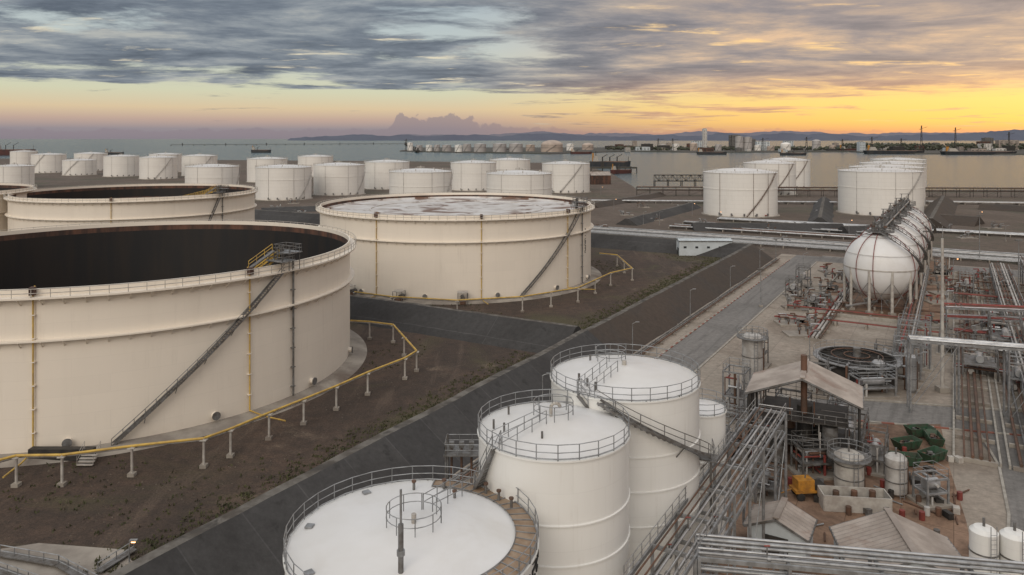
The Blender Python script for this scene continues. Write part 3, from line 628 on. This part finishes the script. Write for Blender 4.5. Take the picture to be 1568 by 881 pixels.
# ---------------------------------------------------------------- buildings
def shed(name,c,L_,W,eave,ridge,rot,roofm='sheetr',wallm='sheetb',walls=True,post=True):
    b=MB(); cr,sr=math.cos(rot),math.sin(rot); X=lambda x,y,z:(c[0]+x*cr-y*sr,c[1]+x*sr+y*cr,z)
    n=int(L_/.6)
    for sgn in(-1,1):
        for i in range(n):
            x0=-L_/2+L_*i/n; x1=x0+L_/n; xm=(x0+x1)/2
            for xa,xb,za,zb in((x0,xm,0,.12),(xm,x1,.12,0)):
                vs=[X(xa,sgn*(W/2+.4),eave+za-.1),X(xb,sgn*(W/2+.4),eave+zb-.1),X(xb,0,ridge+zb),X(xa,0,ridge+za)]
                b.add(vs,[(0,1,2,3)] if sgn<0 else [(3,2,1,0)],roofm)
    b.beam(X(-L_/2-.05,0,ridge+.12),X(L_/2+.05,0,ridge+.12),.6,.1,roofm)
    for sgn in(-1,1):
        b.beam(X(-L_/2,sgn*(W/2+.4),eave-.15),X(L_/2,sgn*(W/2+.4),eave-.15),.18,.2,'steel')
        for e in(-1,1): b.beam(X(e*L_/2,sgn*(W/2+.4),eave-.22),X(e*L_/2,0,ridge-.12),.12,.22,'steel')
    if walls:
        for sgn in(-1,1): b.box(X(0,sgn*W/2,eave/2-.1),(L_-.4,.15,eave-.2),wallm,rot)
        for e in(-1,1):
            x=e*(L_/2-.3); b.add([X(x,-W/2,0),X(x,W/2,0),X(x,W/2,eave-.2),X(x,0,ridge-.2),X(x,-W/2,eave-.2)],[(0,1,2,3,4)],wallm)
            b.box(X(e*(L_/2-.25),0,1.2),(.12,2.2,2.4),'dark',rot)
        for i in range(int(L_/4)): 
            for sgn in(-1,1): b.box(X(-L_/2+2.2+4*i,sgn*(W/2+.06),eave*.55),(1.0,.1,.7),'glass',rot)
    else:
        for sgn in(-1,1):
            for i in range(4):
                x=-L_/2+.4+(L_-.8)*i/3; b.beam(X(x,sgn*W/2,0),X(x,sgn*W/2,eave),.25,.25,'dark'); b.beam(X(x,sgn*W/2,eave-.3),X(x,0,ridge-.3),.12,.2,'dark')
    return b
shed('s',G(1078,390),18.5,5,5.2,5.6,-.03,'sheetb').build('control_building')
cc=G(1232,705); rotc=ROT+.1
b=shed('c',(cc[0],cc[1]),8.5,12.5,9.0,11.5,rotc,'sheetr','dark',False)
X=lambda x,y,z:(cc[0]+x*math.cos(rotc)-y*math.sin(rotc),cc[1]+x*math.sin(rotc)+y*math.cos(rotc),z)
for z in(3.2,6.2):
    b.box(X(0,0,z),(7.6,10,.15),'dark',rotc)
    cs=[X(x,y,z) for x,y in((-3.8,-5),(3.8,-5),(3.8,5),(-3.8,5))]
    for i in range(4): b.rail(cs[i],cs[(i+1)%4],'steel',1.1,1.2,.04)
b.tube(X(-1,0,6),X(-1,0,13.5),.4,'brownp',10)
for x,y,r,h,mm in((-2,-3,.9,5.5,'steel'),(1,-2,1.1,5,'dark'),(2,2,.8,6,'brownp'),(-2,3,1,5,'steel'),(0,0,.9,7,'dark')): b.tube(X(x,y,.3),X(x,y,h),r,mm,12)
for i in range(40):
    x,y,z=random.uniform(-4.5,4),random.uniform(-6,6),random.uniform(1,8); ax=random.choice(((3,0,0),(0,4,0),(0,0,3))); b.tube(X(x,y,z),X(x+ax[0],y+ax[1],min(8.8,z+ax[2])),.09,random.choice(('silver','brownp','steel','lightp')),6)
b.build('open_process_canopy')
def vessel(name,p,r,h,m='lightp',plat=True,legs=0):
    b=MB(); z0=legs
    b.lathe([(.01,z0),(r*.7,z0+.1),(r,z0+.4),(r,h-.4),(r*.7,h-.1),(.01,h)],(p[0],p[1],0),m,24)
    b.tube((p[0],p[1],h),(p[0],p[1],h+.7),.12,'steel')
    if legs:
        for a in(.8,2.4,3.9,5.5): b.tube((p[0]+r*.9*math.cos(a),p[1]+r*.9*math.sin(a),0),(p[0]+r*.9*math.cos(a),p[1]+r*.9*math.sin(a),z0+.8),.12,'steel')
    for z in(h*.35,h*.7): b.lathe([(r+.01,z),(r+.06,z),(r+.06,z+.12),(r+.01,z+.12)],(p[0],p[1],0),'steel',24)
    if plat:
        b.ringrail(p,r+.7,h-.5,'galv',sp=.9); b.lathe([(r,h-.5),(r+.8,h-.5),(r+.8,h-.6),(r,h-.6)],(p[0],p[1],0),'steel',24)
    for o in(-.25,.25): b.tube((p[0]+o,p[1]-r-.25,0),(p[0]+o,p[1]-r-.25,h+.6),.04,'galv',4)
    for i in range(int(h/.4)): b.tube((p[0]-.25,p[1]-r-.25,.3+i*.4),(p[0]+.25,p[1]-r-.25,.3+i*.4),.025,'galv',4)
    b.tube((p[0]+r+.2,p[1],0),(p[0]+r+.2,p[1],h*.8),.1,'brownp')
    return b.build(name,(p[0],p[1],0))
vessel('process_vessel',G(1152,625),1.5,11.2,'lightp',True,3)
vessel('process_vessel',G(1300,750),1.6,4.4,'postc',True)
vessel('process_vessel',G(1372,757),1.15,4.6,'lightp',False)
vessel('process_vessel',G(1345,595),1.0,4.6,'silver',False)
vessel('process_vessel',(G(1518,815,7.2)[0],G(1518,815,7.2)[1]+1),1.1,7.2,'white',False)
vessel('process_vessel',(G(1566,822,7.2)[0],G(1566,822,7.2)[1]+1),1.1,7.2,'white',False)
vessel('process_vessel',G(1395,600),.8,6,'silver',False)
cb=G(1312,580); b=MB(); c3=(cb[0],cb[1],0)
b.lathe([(6,0),(6,3.8),(5.7,3.8),(5.7,2.9),(.01,2.7)],c3,'dark',48)
b.lathe([(6,3.5),(6.9,3.5),(6.9,3.65),(6,3.65)],c3,'galv',48); b.ringrail(cb,6.8,3.65,'galv',sp=1.6)
for i in range(10):
    a=i*math.pi/10; b.beam((cb[0]-5.9*math.cos(a),cb[1]-5.9*math.sin(a),3.7),(cb[0]+5.9*math.cos(a),cb[1]+5.9*math.sin(a),3.7),.1,.16,'dark')
for r in(2,4): b.path([(cb[0]+r*math.cos(k*math.pi/16),cb[1]+r*math.sin(k*math.pi/16),4.0) for k in range(33)],.09,'brownp')
b.tube((cb[0],cb[1],2),(cb[0],cb[1],5.2),.6,'steel',12)
for i in range(9):
    a=-2.9+i*.35; x,y=cb[0]+7.6*math.cos(a),cb[1]+7.6*math.sin(a); b.tube((x,y,0),(x,y,2+i%3),.2,random.choice(('silver','galv','brownp'))); b.tube((x,y,2+i%3),(cb[0]+5.8*math.cos(a),cb[1]+5.8*math.sin(a),2+i%3),.2,'galv')
b.build('cooling_basin')
def skid(name,p,sx,sy,h,rot=0,seed=0,dens=14):
    r=random.Random(seed); b=MB(); cr,sr=math.cos(rot),math.sin(rot); X=lambda x,y,z:(p[0]+x*cr-y*sr,p[1]+x*sr+y*cr,z)
    b.box(X(0,0,.15),(sx+1,sy+1,.3),'conc',rot); fc=r.choice(('galv','steel','steel'))
    for x in(-sx/2,sx/2):
        for y in(-sy/2,sy/2): b.beam(X(x,y,0),X(x,y,h),.2,.2,fc)
    lv=[h*.5,h]
    for z in lv:
        for x in(-sx/2,sx/2): b.beam(X(x,-sy/2,z),X(x,sy/2,z),.16,.2,fc)
        for y in(-sy/2,sy/2): b.beam(X(-sx/2,y,z),X(sx/2,y,z),.16,.2,fc)
    b.box(X(0,0,lv[0]),(sx*.9,sy*.9,.08),'steel',rot)
    for y in(-sy/2,sy/2): b.rail(X(-sx/2,y,h),X(sx/2,y,h),fc,1.1,1.4)
    for x in(-sx/2,sx/2): b.rail(X(x,-sy/2,h),X(x,sy/2,h),fc,1.1,1.4)
    b.tube(X(-sx*.3,0,h*.5+.7),X(sx*.3,0,h*.5+.7),.6,'silver',12); b.tube(X(-sx*.25,sy*.25,.9),X(sx*.3,sy*.25,.9),.5,'lightp',12)
    for i in range(dens):
        x,y,z=r.uniform(-sx/2,sx/2),r.uniform(-sy/2,sy/2),r.uniform(.5,h)
        d=r.choice(((sx*.5,0,0),(0,sy*.6,0),(0,0,-z),(0,0,-z))); b.tube(X(x,y,z),X(max(-sx/2,min(sx/2,x+d[0])),max(-sy/2,min(sy/2,y+d[1])),z+d[2]),r.choice((.08,.12,.18)),r.choice(('silver','galv','brownp','lightp','red')),6)
    return b.build(name)
skid('pump_skid',G(1390,575),5,4,6,ROT,1); skid('pump_skid',G(1335,605),6,3,3,0.1,2); skid('pump_skid',G(1400,560),4,5,7.5,ROT,3)
skid('pump_skid',G(1128,640),3.5,3,7,ROT,4,22); skid('pump_skid',G(1300,690),6,4,4,ROT,5,24); skid('pump_skid',G(1340,715),5,2.5,3.5,ROT,6,24); skid('pump_skid',G(1245,725),4,3,3.5,.1,7,20)
skid('pump_skid',G(1425,770),2.6,2.2,3,.2,8,8); skid('pump_skid',G(1160,560),3,3,5,ROT,9); skid('pump_skid',G(1500,575),7,5,5,ROT,10,20); skid('pump_skid',G(1540,540),7,5,6,ROT,11,20)
skid('pump_skid',G(1170,760),3,3,3,ROT,12); skid('pump_skid',G(1215,660),4,4,5,ROT,13,22); skid('pump_skid',G(1150,700),3,3,4,ROT,14,20); skid('pump_skid',G(1290,655),4,3,4,ROT,15,20)
for i,(u,v) in enumerate(((1452,540),(1520,500),(1480,450),(1540,440),(1440,420),(1230,440),(1245,470),(1215,455),(1560,600),(1355,560),(1250,600),(1105,700))): skid('pump_skid',G(u,v),4.5,3,3+i%3,ROT,20+i,12)
def skip(p,rot):
    b=MB(); cr,sr=math.cos(rot),math.sin(rot); X=lambda x,y,z:(p[0]+x*cr-y*sr,p[1]+x*sr+y*cr,z)
    a=[X(-1.3,-.75,.2),X(1.3,-.75,.2),X(1.3,.75,.2),X(-1.3,.75,.2)]; t_=[X(-1.8,-.9,1.3),X(1.8,-.9,1.3),X(1.8,.9,1.3),X(-1.8,.9,1.3)]; i_=[X(-1.7,-.8,1.3),X(1.7,-.8,1.3),X(1.7,.8,1.3),X(-1.7,.8,1.3)]; f_=[X(-1.3,-.65,.5),X(1.3,-.65,.5),X(1.3,.65,.5),X(-1.3,.65,.5)]
    vs=a+t_+i_+f_; fs=[(3,2,1,0)]
    for o in(0,4,8): fs+=[(o+i,o+(i+1)%4,o+4+(i+1)%4,o+4+i) for i in range(4)]
    b.add(vs,fs,'green'); b.add(f_,[(0,1,2,3)],'dark')
    for x in(-1.0,0,1.0):
        for y in(-1,1): b.beam(X(x,y*.8,.3),X(x*1.1,y*.95,1.25),.1,.1,'green')
    for i in range(6): b.box(X(random.uniform(-1,1),random.uniform(-.5,.5),.8),(.6,.4,.4),random.choice(('brownp','steel','dark')),i)
    b.build('waste_skip')
skip(G(1388,688),.3); skip(G(1430,680),1.3); skip(G(1385,712),-.2); skip(G(1428,706),.5); skip(G(1408,668),.1)
p=G(1237,762); b=MB(); b.box((p[0],p[1],1.0),(3.6,1.7,.3),'orange',.1); b.box((p[0]-.5,p[1],1.65),(1.9,1.5,1.1),'orange',.1); b.box((p[0]+1.1,p[1],1.4),(1.2,1.4,.6),'dark',.1)
for x in(-1.1,1.1):
    for y in(-.85,.85): b.tube((p[0]+x,p[1]+y-.12,.45),(p[0]+x,p[1]+y+.12,.45),.45,'black',14)
b.tube((p[0]-1.8,p[1],1.),(p[0]-3.0,p[1],.5),.07,'orange'); b.tube((p[0]-.3,p[1],2.2),(p[0]-.3,p[1],2.8),.08,'steel'); b.build('pump_trailer')
p=G(1308,778); b=MB(); rr=-.12
for dx,dy,sx,sy in((0,-1.2,7,.12),(0,1.2,7,.12),(-3.5,0,.12,2.28),(3.5,0,.12,2.28)):
    b.box((p[0]+dx*math.cos(rr)-dy*math.sin(rr),p[1]+dx*math.sin(rr)+dy*math.cos(rr),.9),(sx,sy,1.7),'postc',rr)
b.box((p[0],p[1],.4),(6.8,2.3,.2),'dark',rr)
for x in(-2,0,2): b.tube((p[0]+x,p[1],.4),(p[0]+x,p[1],1.9),.35,'brownp',10)
b.build('drip_tray')
b=shed('s',G(1195,845),4.6,5.2,3.0,4.2,ROT); b.build('corrugated_roof_shed')
p=G(1381,905); b=shed('s',p,8.5,9.5,3.2,5.2,ROT+.35); b.build('corrugated_roof_shed')
# small clutter of the process yard: drums, hoses, crates, pipe spools
b=MB(); r=random.Random(12)
for i in range(70):
    u=r.uniform(1190,1470); v=r.uniform(690,840); p=G(u,v); kx=r.random()
    if kx<.35: b.tube((p[0],p[1],.03),(p[0],p[1],.9),.3,r.choice(('brownp','steel','red','lightp','dark')),10)
    elif kx<.6: b.box((p[0],p[1],.35),(r.uniform(.5,1.4),r.uniform(.5,1.),.65),r.choice(('steel','postc','brownp','dark')),r.uniform(0,3))
    else:
        a=r.uniform(0,3.1); l=r.uniform(1,3.5); b.tube((p[0],p[1],.12),(p[0]+l*math.cos(a),p[1]+l*math.sin(a),.12),.09,r.choice(('galv','brownp','lightp')),6)
b.build('yard_clutter')
sheet('concrete_slab',[G(-60,850),G(60,832),G(190,842),G(230,900),G(-60,930)],'conc',.02)
b=MB(); 
for a,c in((G(0,852),G(90,868)),(G(90,868),G(150,900)),(G(-20,872),G(60,900)),(G(150,880),G(205,845))): b.rail(a,c,'galv',1.1,1.4,.05); b.beam((a[0],a[1],.3),(c[0],c[1],.3),.9,.1,'steel')
b.build('walkway_railing'); lamp(G(198,868),2.2,.4,True)
b=MB(); p=G(130,715)
for i in range(5): b.box((p[0]+.0,p[1]+i*.35,.25+i*.25),(2,.35,.12),'postc')
b.rail((p[0]-1,p[1],.2),(p[0]-1,p[1]+1.7,1.4),'postc'); b.rail((p[0]+1,p[1],.2),(p[0]+1,p[1]+1.7,1.4),'postc'); b.box((p[0]-4,p[1]+2,.8),(8,1,1.4),'dark'); b.build('access_steps')
def bermline(name,P0,P1,foot,h,m='dike'): 
    s0_,t0_=toST(P0); s1_,t1_=toST(P1); dike(name,(s0_,t0_),(s1_,t1_),foot,.8,h,m,m)
bermline('containment_dike',G(1060,352),G(1290,354),6,3.2); bermline('containment_dike',G(1290,358),G(1425,354),6,3.2)
bermline('containment_dike',G(960,345),G(1060,318),6,3); bermline('containment_dike',G(1425,352),G(1445,312),8,5,'dikeb'); bermline('containment_dike',G(1255,345),G(1262,310),6,3.5)
bermline('containment_dike',G(1430,340),G(1500,345),10,4,'dikeb'); bermline('containment_dike',G(1500,320),G(1600,325),8,3,'dikeb'); bermline('containment_dike',G(400,325),G(500,322),7,2.5); bermline('containment_dike',G(905,318),G(1010,300),6,2.5,'dikeb')
# ---------------------------------------------------------------- shoreline rack, jetty
rack('shoreline_pipe_rack',G(975,300),G(1700,303),4,[4,6],('brownp','steel','galv'),9,.25,5,col='dark')
ptrack('pipe_track',G(905,310),G(1280,313),6,1.1,1.0,('silver','brownp','galv'),.35,10)
ptrack('pipe_track',G(1420,312),G(1700,316),6,1.1,1.0,('silver','brownp','lightp'),.35,10)
b=MB(); p=Vector(G(1003,287)); q=Vector(G(1100,287))
for y in(0,5):
    o=Vector((0,y,0)); n=14
    for z in(5,10): b.beam(p+o+Vector((0,0,z)),q+o+Vector((0,0,z)),.5,.5,'dark')
    for i in range(n):
        a=p.lerp(q,i/n)+o; c=p.lerp(q,(i+1)/n)+o; b.beam(a+Vector((0,0,5)),a+Vector((0,0,10)),.3,.3,'dark'); b.beam(a+Vector((0,0,5 if i%2 else 10)),c+Vector((0,0,10 if i%2 else 5)),.3,.3,'dark')
        if i%3==0: b.beam(a,a+Vector((0,0,5)),.6,.6,'dark')
b.build('truss_pipe_bridge')
p=G(918,282); b=shed('x',p,18,12,8,11,.1,'sheetr','rust'); b.build('jetty_warehouse')
b=MB()
for (u0,v0,u1,v1) in((905,262,975,262),(262,223,620,221),(620,221,640,233)):
    p=Vector(G(u0,v0)); q=Vector(G(u1,v1)); big=(q-p).length>300; w=12 if big else 8
    b.beam(p+Vector((0,0,4)),q+Vector((0,0,4)),w,2.0,'farland'); n=int((q-p).length/(60 if big else 12))
    for i in range(n+1):
        a=p.lerp(q,i/n); b.beam(a+Vector((0,0,-3)),a+Vector((0,0,4)),3 if big else 1,3 if big else 1,'dark')
        if i%4==1: b.box((a.x,a.y,8),(4,4,8),'dark')
b.build('jetty')
def ship(u,v,Ls,hm='hull',rot=0,hgt=8,cranes=0):
    p=G(u,v,-2.5); b=MB(); cr,sr=math.cos(rot),math.sin(rot); X=lambda x,y,z:(p[0]+x*cr-y*sr,p[1]+x*sr+y*cr,z-2.5); B=Ls*.16
    st=[(-.5,.7),(-.46,.95),(.3,1),(.42,.6),(.5,.03)]
    lo=[X(x*Ls*.96,-w*B/2*.85,0) for x,w in st]+[X(x*Ls*.96,w*B/2*.85,0) for x,w in st[::-1]]
    hi=[X(x*Ls,-w*B/2,hgt*(1.25 if abs(x)>.41 else 1)) for x,w in st]+[X(x*Ls,w*B/2,hgt*(1.25 if abs(x)>.41 else 1)) for x,w in st[::-1]]
    n=len(lo); b.add(lo+hi,[(i,(i+1)%n,n+(i+1)%n,n+i) for i in range(n)],hm); b.add(hi,[tuple(range(n))],'brownp')
    for k in range(4): b.box(X(-Ls*.38,0,hgt+hgt*.35*(k+.5)),(Ls*(.13-.015*k),B*(.85-.1*k),hgt*.34),'postc',rot)
    b.tube(X(-Ls*.43,0,hgt),X(-Ls*.43,0,hgt*3),B*.12,'orange',8); b.tube(X(-Ls*.36,0,hgt*2.3),X(-Ls*.36,0,hgt*3.4),.5,'dark',5)
    b.tube(X(Ls*.44,0,hgt),X(Ls*.44,0,hgt*2.2),.4,'dark',5)
    for k in range(cranes):
        x=-Ls*.2+k*Ls*.18; b.tube(X(x,0,hgt),X(x,0,hgt*2.2),.9,'dark',6); b.tube(X(x,0,hgt*2.1),X(x+Ls*.12,0,hgt*2.7),.5,'dark',5); b.box(X(x+Ls*.05,0,hgt+1),(Ls*.08,B*.6,2),'steel',rot)
    return b.build('cargo_ship')
ship(22,238,95,'hull',.3,12,2); ship(400,234,60,'hulld',0,7,1); ship(175,237,50,'hulld',.1,5,1); ship(935,256,65,'hulld',.25,7,3); ship(952,266,34,'hull',.6,4,1)
ship(1215,238,70,'hulld',.1,5,2); ship(1370,236,170,'hulld',.05,8,4); ship(1500,237,200,'hulld',.02,7,4); ship(1090,237,80,'hulld',0,6,2); ship(890,236,60,'hull',.1,5,1); ship(1310,232,120,'hull',.1,7,3); ship(770,231,70,'hulld',.05,5,1)
# ---------------------------------------------------------------- far port
b=MB(); pts=[G(612,231),G(700,233),G(840,235),G(960,231.5),G(1080,233),G(1300,232),G(1400,235),G(1750,237),(3600,2300,0),(3600,3300,0),(-400,3300,0)]
b.add([(p[0],p[1],0.5) for p in pts]+[(p[0],p[1]-4,-3) for p in pts],[tuple(range(11))]+[(i,(i+1)%11,11+(i+1)%11,11+i) for i in range(11)],'farland'); b.build('far_shore_ground')
def ftank(u,v,R,h,dome=False,m='white_far'):
    p=G(u,v); b=MB()
    b.lathe([(R,0),(R,h),(R+.4,h),(R+.4,h+.4)],(p[0],p[1],0),m,32)
    if dome: b.lathe([(R,h)]+[(R*math.cos(k*.196),h+R*.45*math.sin(k*.196)) for k in range(1,8)]+[(.01,h+R*.45)],(p[0],p[1],0),m,32,shared=True)
    else: b.lathe([(R+.4,h+.4),(.01,h+R*.15)],(p[0],p[1],0),m,32)
    b.lathe([(R+.05,h*.6),(R+.4,h*.6),(R+.4,h*.63),(R+.05,h*.63)],(p[0],p[1],0),'steel',32); b.stair(p,R,-2.2,0,-1.2,h,'steel',1.2,1.5,.15)
    b.build('distant_storage_tank',(p[0],p[1],0))
M['greyt']=mat('grey_tank_paint',(.42,.40,.39),(.34,.32,.31),.05,.6); M['tant']=mat('tan_tank_paint',(.45,.37,.31),(.34,.28,.24),.05,.6)
for u,v,R,h,d,mm in((628,231,9,26,0,0),(642,231.5,10,18,0,1),(657,232,10,19,0,0),(669,232,9,20,0,1),(684,232,14,19,0,1),(702,233,11,20,0,0),(715,232,13,22,0,1),(735,233,18,23,0,1),(765,233,20,24,0,1),(790,233,20,24,0,1),(812,232,14,20,0,2),(845,233,32,21,1,2),(873,231,12,22,0,0),(900,230,20,16,1,2),(1015,230,14,18,0,1),(1035,230,12,20,0,0),(1062,231,12,22,1,2),(1132,231,13,46,0,1),(1145,231,13,44,0,1),(1203,231,16,20,1,0),(1250,230,14,30,1,1),(1275,230,12,16,0,2),(1160,231,10,18,0,0),(1100,231,10,20,0,1),(1180,231,12,14,0,2),(985,230,10,12,0,1)):
    ftank(u,v,R,h,bool(d),('white_far','greyt','tant')[mm])
def fbuild(u,v,w,h,m='postc',n=4):
    p=G(u,v); b=MB(); b.box((p[0],p[1]+10,h/2),(w,20,h),m); b.box((p[0],p[1]+10,h+.6),(w*.5,10,1.2),'steel')
    for i in range(n):
        for z in range(3,int(h)-1,5): b.box((p[0]-w/2+w*(i+.5)/n,p[1]-.1,z),(w/n*.5,.3,1.8),'glass')
    b.build('port_building')
fbuild(1080,230,12,74,'towerw',2); fbuild(1126,229,38,52,'steel'); fbuild(1152,229,24,38,'steel'); fbuild(1545,230,70,34,'sheetr'); fbuild(1515,230,30,42,'steel'); r=random.Random(4)
for i in range(64):
    fbuild(r.uniform(930,1640),r.uniform(227,233),r.uniform(10,50),r.choice((6,8,12,16,22,30)),r.choice(('postc','steel','sheetr','dark','rust','sheetb','dark','towerw')))
for u,h in((1411,80),(1463,74),(1335,45),(1008,40),(1168,42),(1030,40),(1120,50),(1545,60),(1235,45),(1290,38),(1380,40),(622,38)):
    p=G(u,232); b=MB()
    for dx in(-3,3): b.beam((p[0]+dx,p[1],0),(p[0]+dx*.3,p[1],h),1.2,1.2,'dark')
    for k in range(6): b.beam((p[0]-3,p[1],h*k/6),(p[0]+2.5,p[1],h*(k+1)/6),.6,.6,'dark')
    b.beam((p[0]-8,p[1],h*.85),(p[0]+18,p[1],h*.95),.8,.8,'dark'); b.build('harbour_crane')
b=MB(); r=random.Random(9)
for i in range(1500):
    u=r.choice((r.uniform(1290,1700),r.uniform(1300,1620),r.uniform(930,1300))); Y=r.uniform(2450,3000); X0=(u-U0)/F*Y; rad=r.uniform(4,9); zc=r.uniform(3,20 if u>1290 else 9)
    vs=[(X0+rad*math.cos(a)*r.uniform(.6,1.1),Y+rad*math.sin(a)*.6,zc+r.uniform(-2,2)) for a in (0,1.05,2.1,3.14,4.2,5.25)]+[(X0+r.uniform(-2,2),Y,zc+rad*r.uniform(.5,.9)),(X0,Y,zc-rad)]
    b.add(vs,[(k,(k+1)%6,6) for k in range(6)]+[((k+1)%6,k,7) for k in range(6)],'treem')
b.build('distant_trees')
def hills(Y,seed,u0,u1,prof,name,m='hill'):
    b=MB(); N=500; vs=[]
    for i in range(N+1):
        u=u0+(u1-u0)*i/N; x=(u-U0)/F*Y
        base=0
        for (a,pa_),(c,pc) in zip(prof,prof[1:]):
            if a<=u<=c: k=(u-a)/(c-a); k=k*k*(3-2*k); base=pa_+(pc-pa_)*k
        h=max(0,base+ (noise.noise(Vector((u*.03,seed,0)))*2.6+noise.noise(Vector((u*.1,seed,3)))*1.3)*(1 if base>1 else 0))
        zt_=H+h*Y/F if base>0 else -3
        vs+= [(x,Y,-5),(x,Y+ (zt_)*2,zt_),(x,Y+zt_*6+100,-5)]
    fs=[]
    for i in range(N): 
        k=i*3; fs+=[(k,k+3,k+4,k+1),(k+1,k+4,k+5,k+2)]
    b.add(vs,fs,m,True); b.build(name)
M['hill2']=mat('hazier_hill',(.17,.165,.20),(.15,.15,.19),.002,1.)  # farther ridge, more distance haze painted into its colour
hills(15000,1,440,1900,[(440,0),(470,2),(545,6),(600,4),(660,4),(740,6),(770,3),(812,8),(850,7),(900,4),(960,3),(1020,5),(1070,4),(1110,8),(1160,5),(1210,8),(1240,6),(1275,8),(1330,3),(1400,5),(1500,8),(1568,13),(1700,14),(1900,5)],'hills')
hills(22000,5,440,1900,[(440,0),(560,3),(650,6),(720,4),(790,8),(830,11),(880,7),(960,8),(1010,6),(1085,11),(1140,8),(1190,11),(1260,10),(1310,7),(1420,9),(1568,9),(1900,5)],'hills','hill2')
# ---------------------------------------------------------------- world
w=bpy.data.worlds.new('World'); sc.world=w; w.use_nodes=True; t=NT(w.node_tree); bg=t.n['Background']
sunaz=math.radians(38)
gen=t.new('ShaderNodeTexCoord').outputs['Generated']; nrm=t.new('ShaderNodeVectorMath',operation='NORMALIZE'); t.put(nrm.inputs[0],gen); dv=nrm.outputs[0]
sp=t.new('ShaderNodeSeparateXYZ'); t.put(sp.inputs[0],dv); x,y,z=sp.outputs
e=t.m('MAXIMUM',z,0.0); az=t.m('ARCTAN2',x,y)
glow=t.mr(t.m('COSINE',t.m('SUBTRACT',az,sunaz)),.72,1.02)
q=t.m('SQRT',e); sq=lambda v:math.sqrt(v)
UP=(.92,.92,.93,1)  # unseen upper sky, brightness raised to light the tanks
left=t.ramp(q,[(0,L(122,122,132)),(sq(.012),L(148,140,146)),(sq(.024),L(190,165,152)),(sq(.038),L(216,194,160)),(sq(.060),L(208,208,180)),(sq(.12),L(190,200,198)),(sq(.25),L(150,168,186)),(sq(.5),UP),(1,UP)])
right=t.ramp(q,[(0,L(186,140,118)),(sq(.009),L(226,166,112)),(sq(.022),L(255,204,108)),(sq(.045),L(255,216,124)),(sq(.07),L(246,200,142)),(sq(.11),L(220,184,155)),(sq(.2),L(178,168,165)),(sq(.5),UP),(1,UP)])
sky=t.mix(glow,left,right)
den=t.m('ADD',e,.05); cb=t.new('ShaderNodeCombineXYZ'); t.put(cb.inputs[0],t.m('DIVIDE',x,den)); t.put(cb.inputs[1],t.m('DIVIDE',y,den)); cv=cb.outputs[0]
v1=t.mapping(cv,(.85,1.1,1),(0,0,.2),(3.1,1.7,0))
n1=t.noise(v1,.9,12,.64,.25); n2=t.noise(t.mapping(cv,(1.0,1.25,1),(0,0,.1),(11,4,0)),.95,12,.64,.2); n3=t.noise(t.mapping(cv,(.75,1.5,1),(0,0,.12),(2,8,0)),1.25,10,.62,.3); nb=t.noise(t.mapping(cv,(1,1,1),(0,0,0),(5,2,0)),.22,3,.5)
bias=t.m('ADD',t.mr(e,.045,.085,-.22,.12),t.m('MULTIPLY',t.m('SUBTRACT',nb,.5),.6))
bias=t.m('ADD',bias,t.mr(az,-.02,.2,0,.13))
dens=t.mr(t.m('ADD',n1,bias),.40,.55)
dens=t.m('MULTIPLY',dens,t.mr(e,.3,.6,1,.25))
cl=t.ramp(n2,[(.36,L(92,101,114)),(.47,L(114,123,135)),(.56,L(142,149,156)),(.66,L(176,178,175))])
cl=t.mix(t.mr(n3,.585,.69),cl,L(226,216,190))
cr_=t.ramp(n2,[(.36,L(124,122,130)),(.47,L(150,142,144)),(.57,L(184,164,150)),(.67,L(222,188,156))])
cr_=t.mix(t.mr(n3,.57,.68),cr_,L(254,212,150))
lowr=t.ramp(n2,[(.36,L(190,148,128)),(.5,L(226,176,132)),(.64,L(252,208,134))])
cr2=t.mix(t.mr(e,.03,.10,1,0),cr_,lowr)
cc_=t.mix(t.mr(az,-.12,.35),cl,cr2)
sky=t.mix(dens,sky,cc_)
cn=t.noise(t.mapping(dv,(34,34,30)),1.0,6,.55); ga=t.m('MULTIPLY',t.mr(az,-.165,-.145),t.mr(az,-.06,-.03,1,0)); ga=t.m('MAXIMUM',ga,t.m('MULTIPLY',t.mr(az,-.05,.1,1,0),t.m('MULTIPLY',t.mr(az,-.09,-.05),.5)))
top=t.m('ADD',t.m('MULTIPLY',ga,.018),t.m('MULTIPLY',t.m('SUBTRACT',cn,.5),t.m('ADD',t.m('MULTIPLY',ga,.045),.02))); top=t.m('ADD',top,.010)
bank=t.mr(t.m('SUBTRACT',top,e),-.0012,.0018); bank=t.m('MULTIPLY',bank,.7)
sky=t.mix(bank,sky,t.mix(glow,L(140,130,138),L(206,152,122)))
nis=t.new('ShaderNodeTexSky'); nis.sky_type='NISHITA'; nis.sun_disc=False; nis.sun_elevation=math.radians(4); nis.sun_rotation=sunaz
skyn=t.mix(1.0,sky,t.mix(1.0,nis.outputs[0],(.006,.006,.006,1),'MULTIPLY'),'ADD')
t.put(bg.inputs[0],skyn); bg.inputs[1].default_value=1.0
ld=bpy.data.lights.new('rear_fill','SUN'); ld.energy=1.5; ld.angle=math.radians(45); ld.color=(1,.885,.75)  # soft fill added from behind left to light tank fronts; sunset is front right
lo=bpy.data.objects.new('rear_fill',ld); sc.collection.objects.link(lo)
lo.rotation_euler=Vector((.35,1,-.60)).to_track_quat('-Z','Y').to_euler()
# ---------------------------------------------------------------- camera
cd=bpy.data.cameras.new('camera'); co=bpy.data.objects.new('camera',cd); sc.collection.objects.link(co)
co.location=(0,0,H); co.rotation_euler=(math.pi/2,0,0); cd.sensor_width=36; cd.lens=36*F/1568; cd.shift_y=-(440.5-V0)/1568
cd.clip_start=.5; cd.clip_end=90000; sc.camera=co
sc.view_settings.view_transform='Standard'; sc.view_settings.look='None'; sc.view_settings.exposure=0
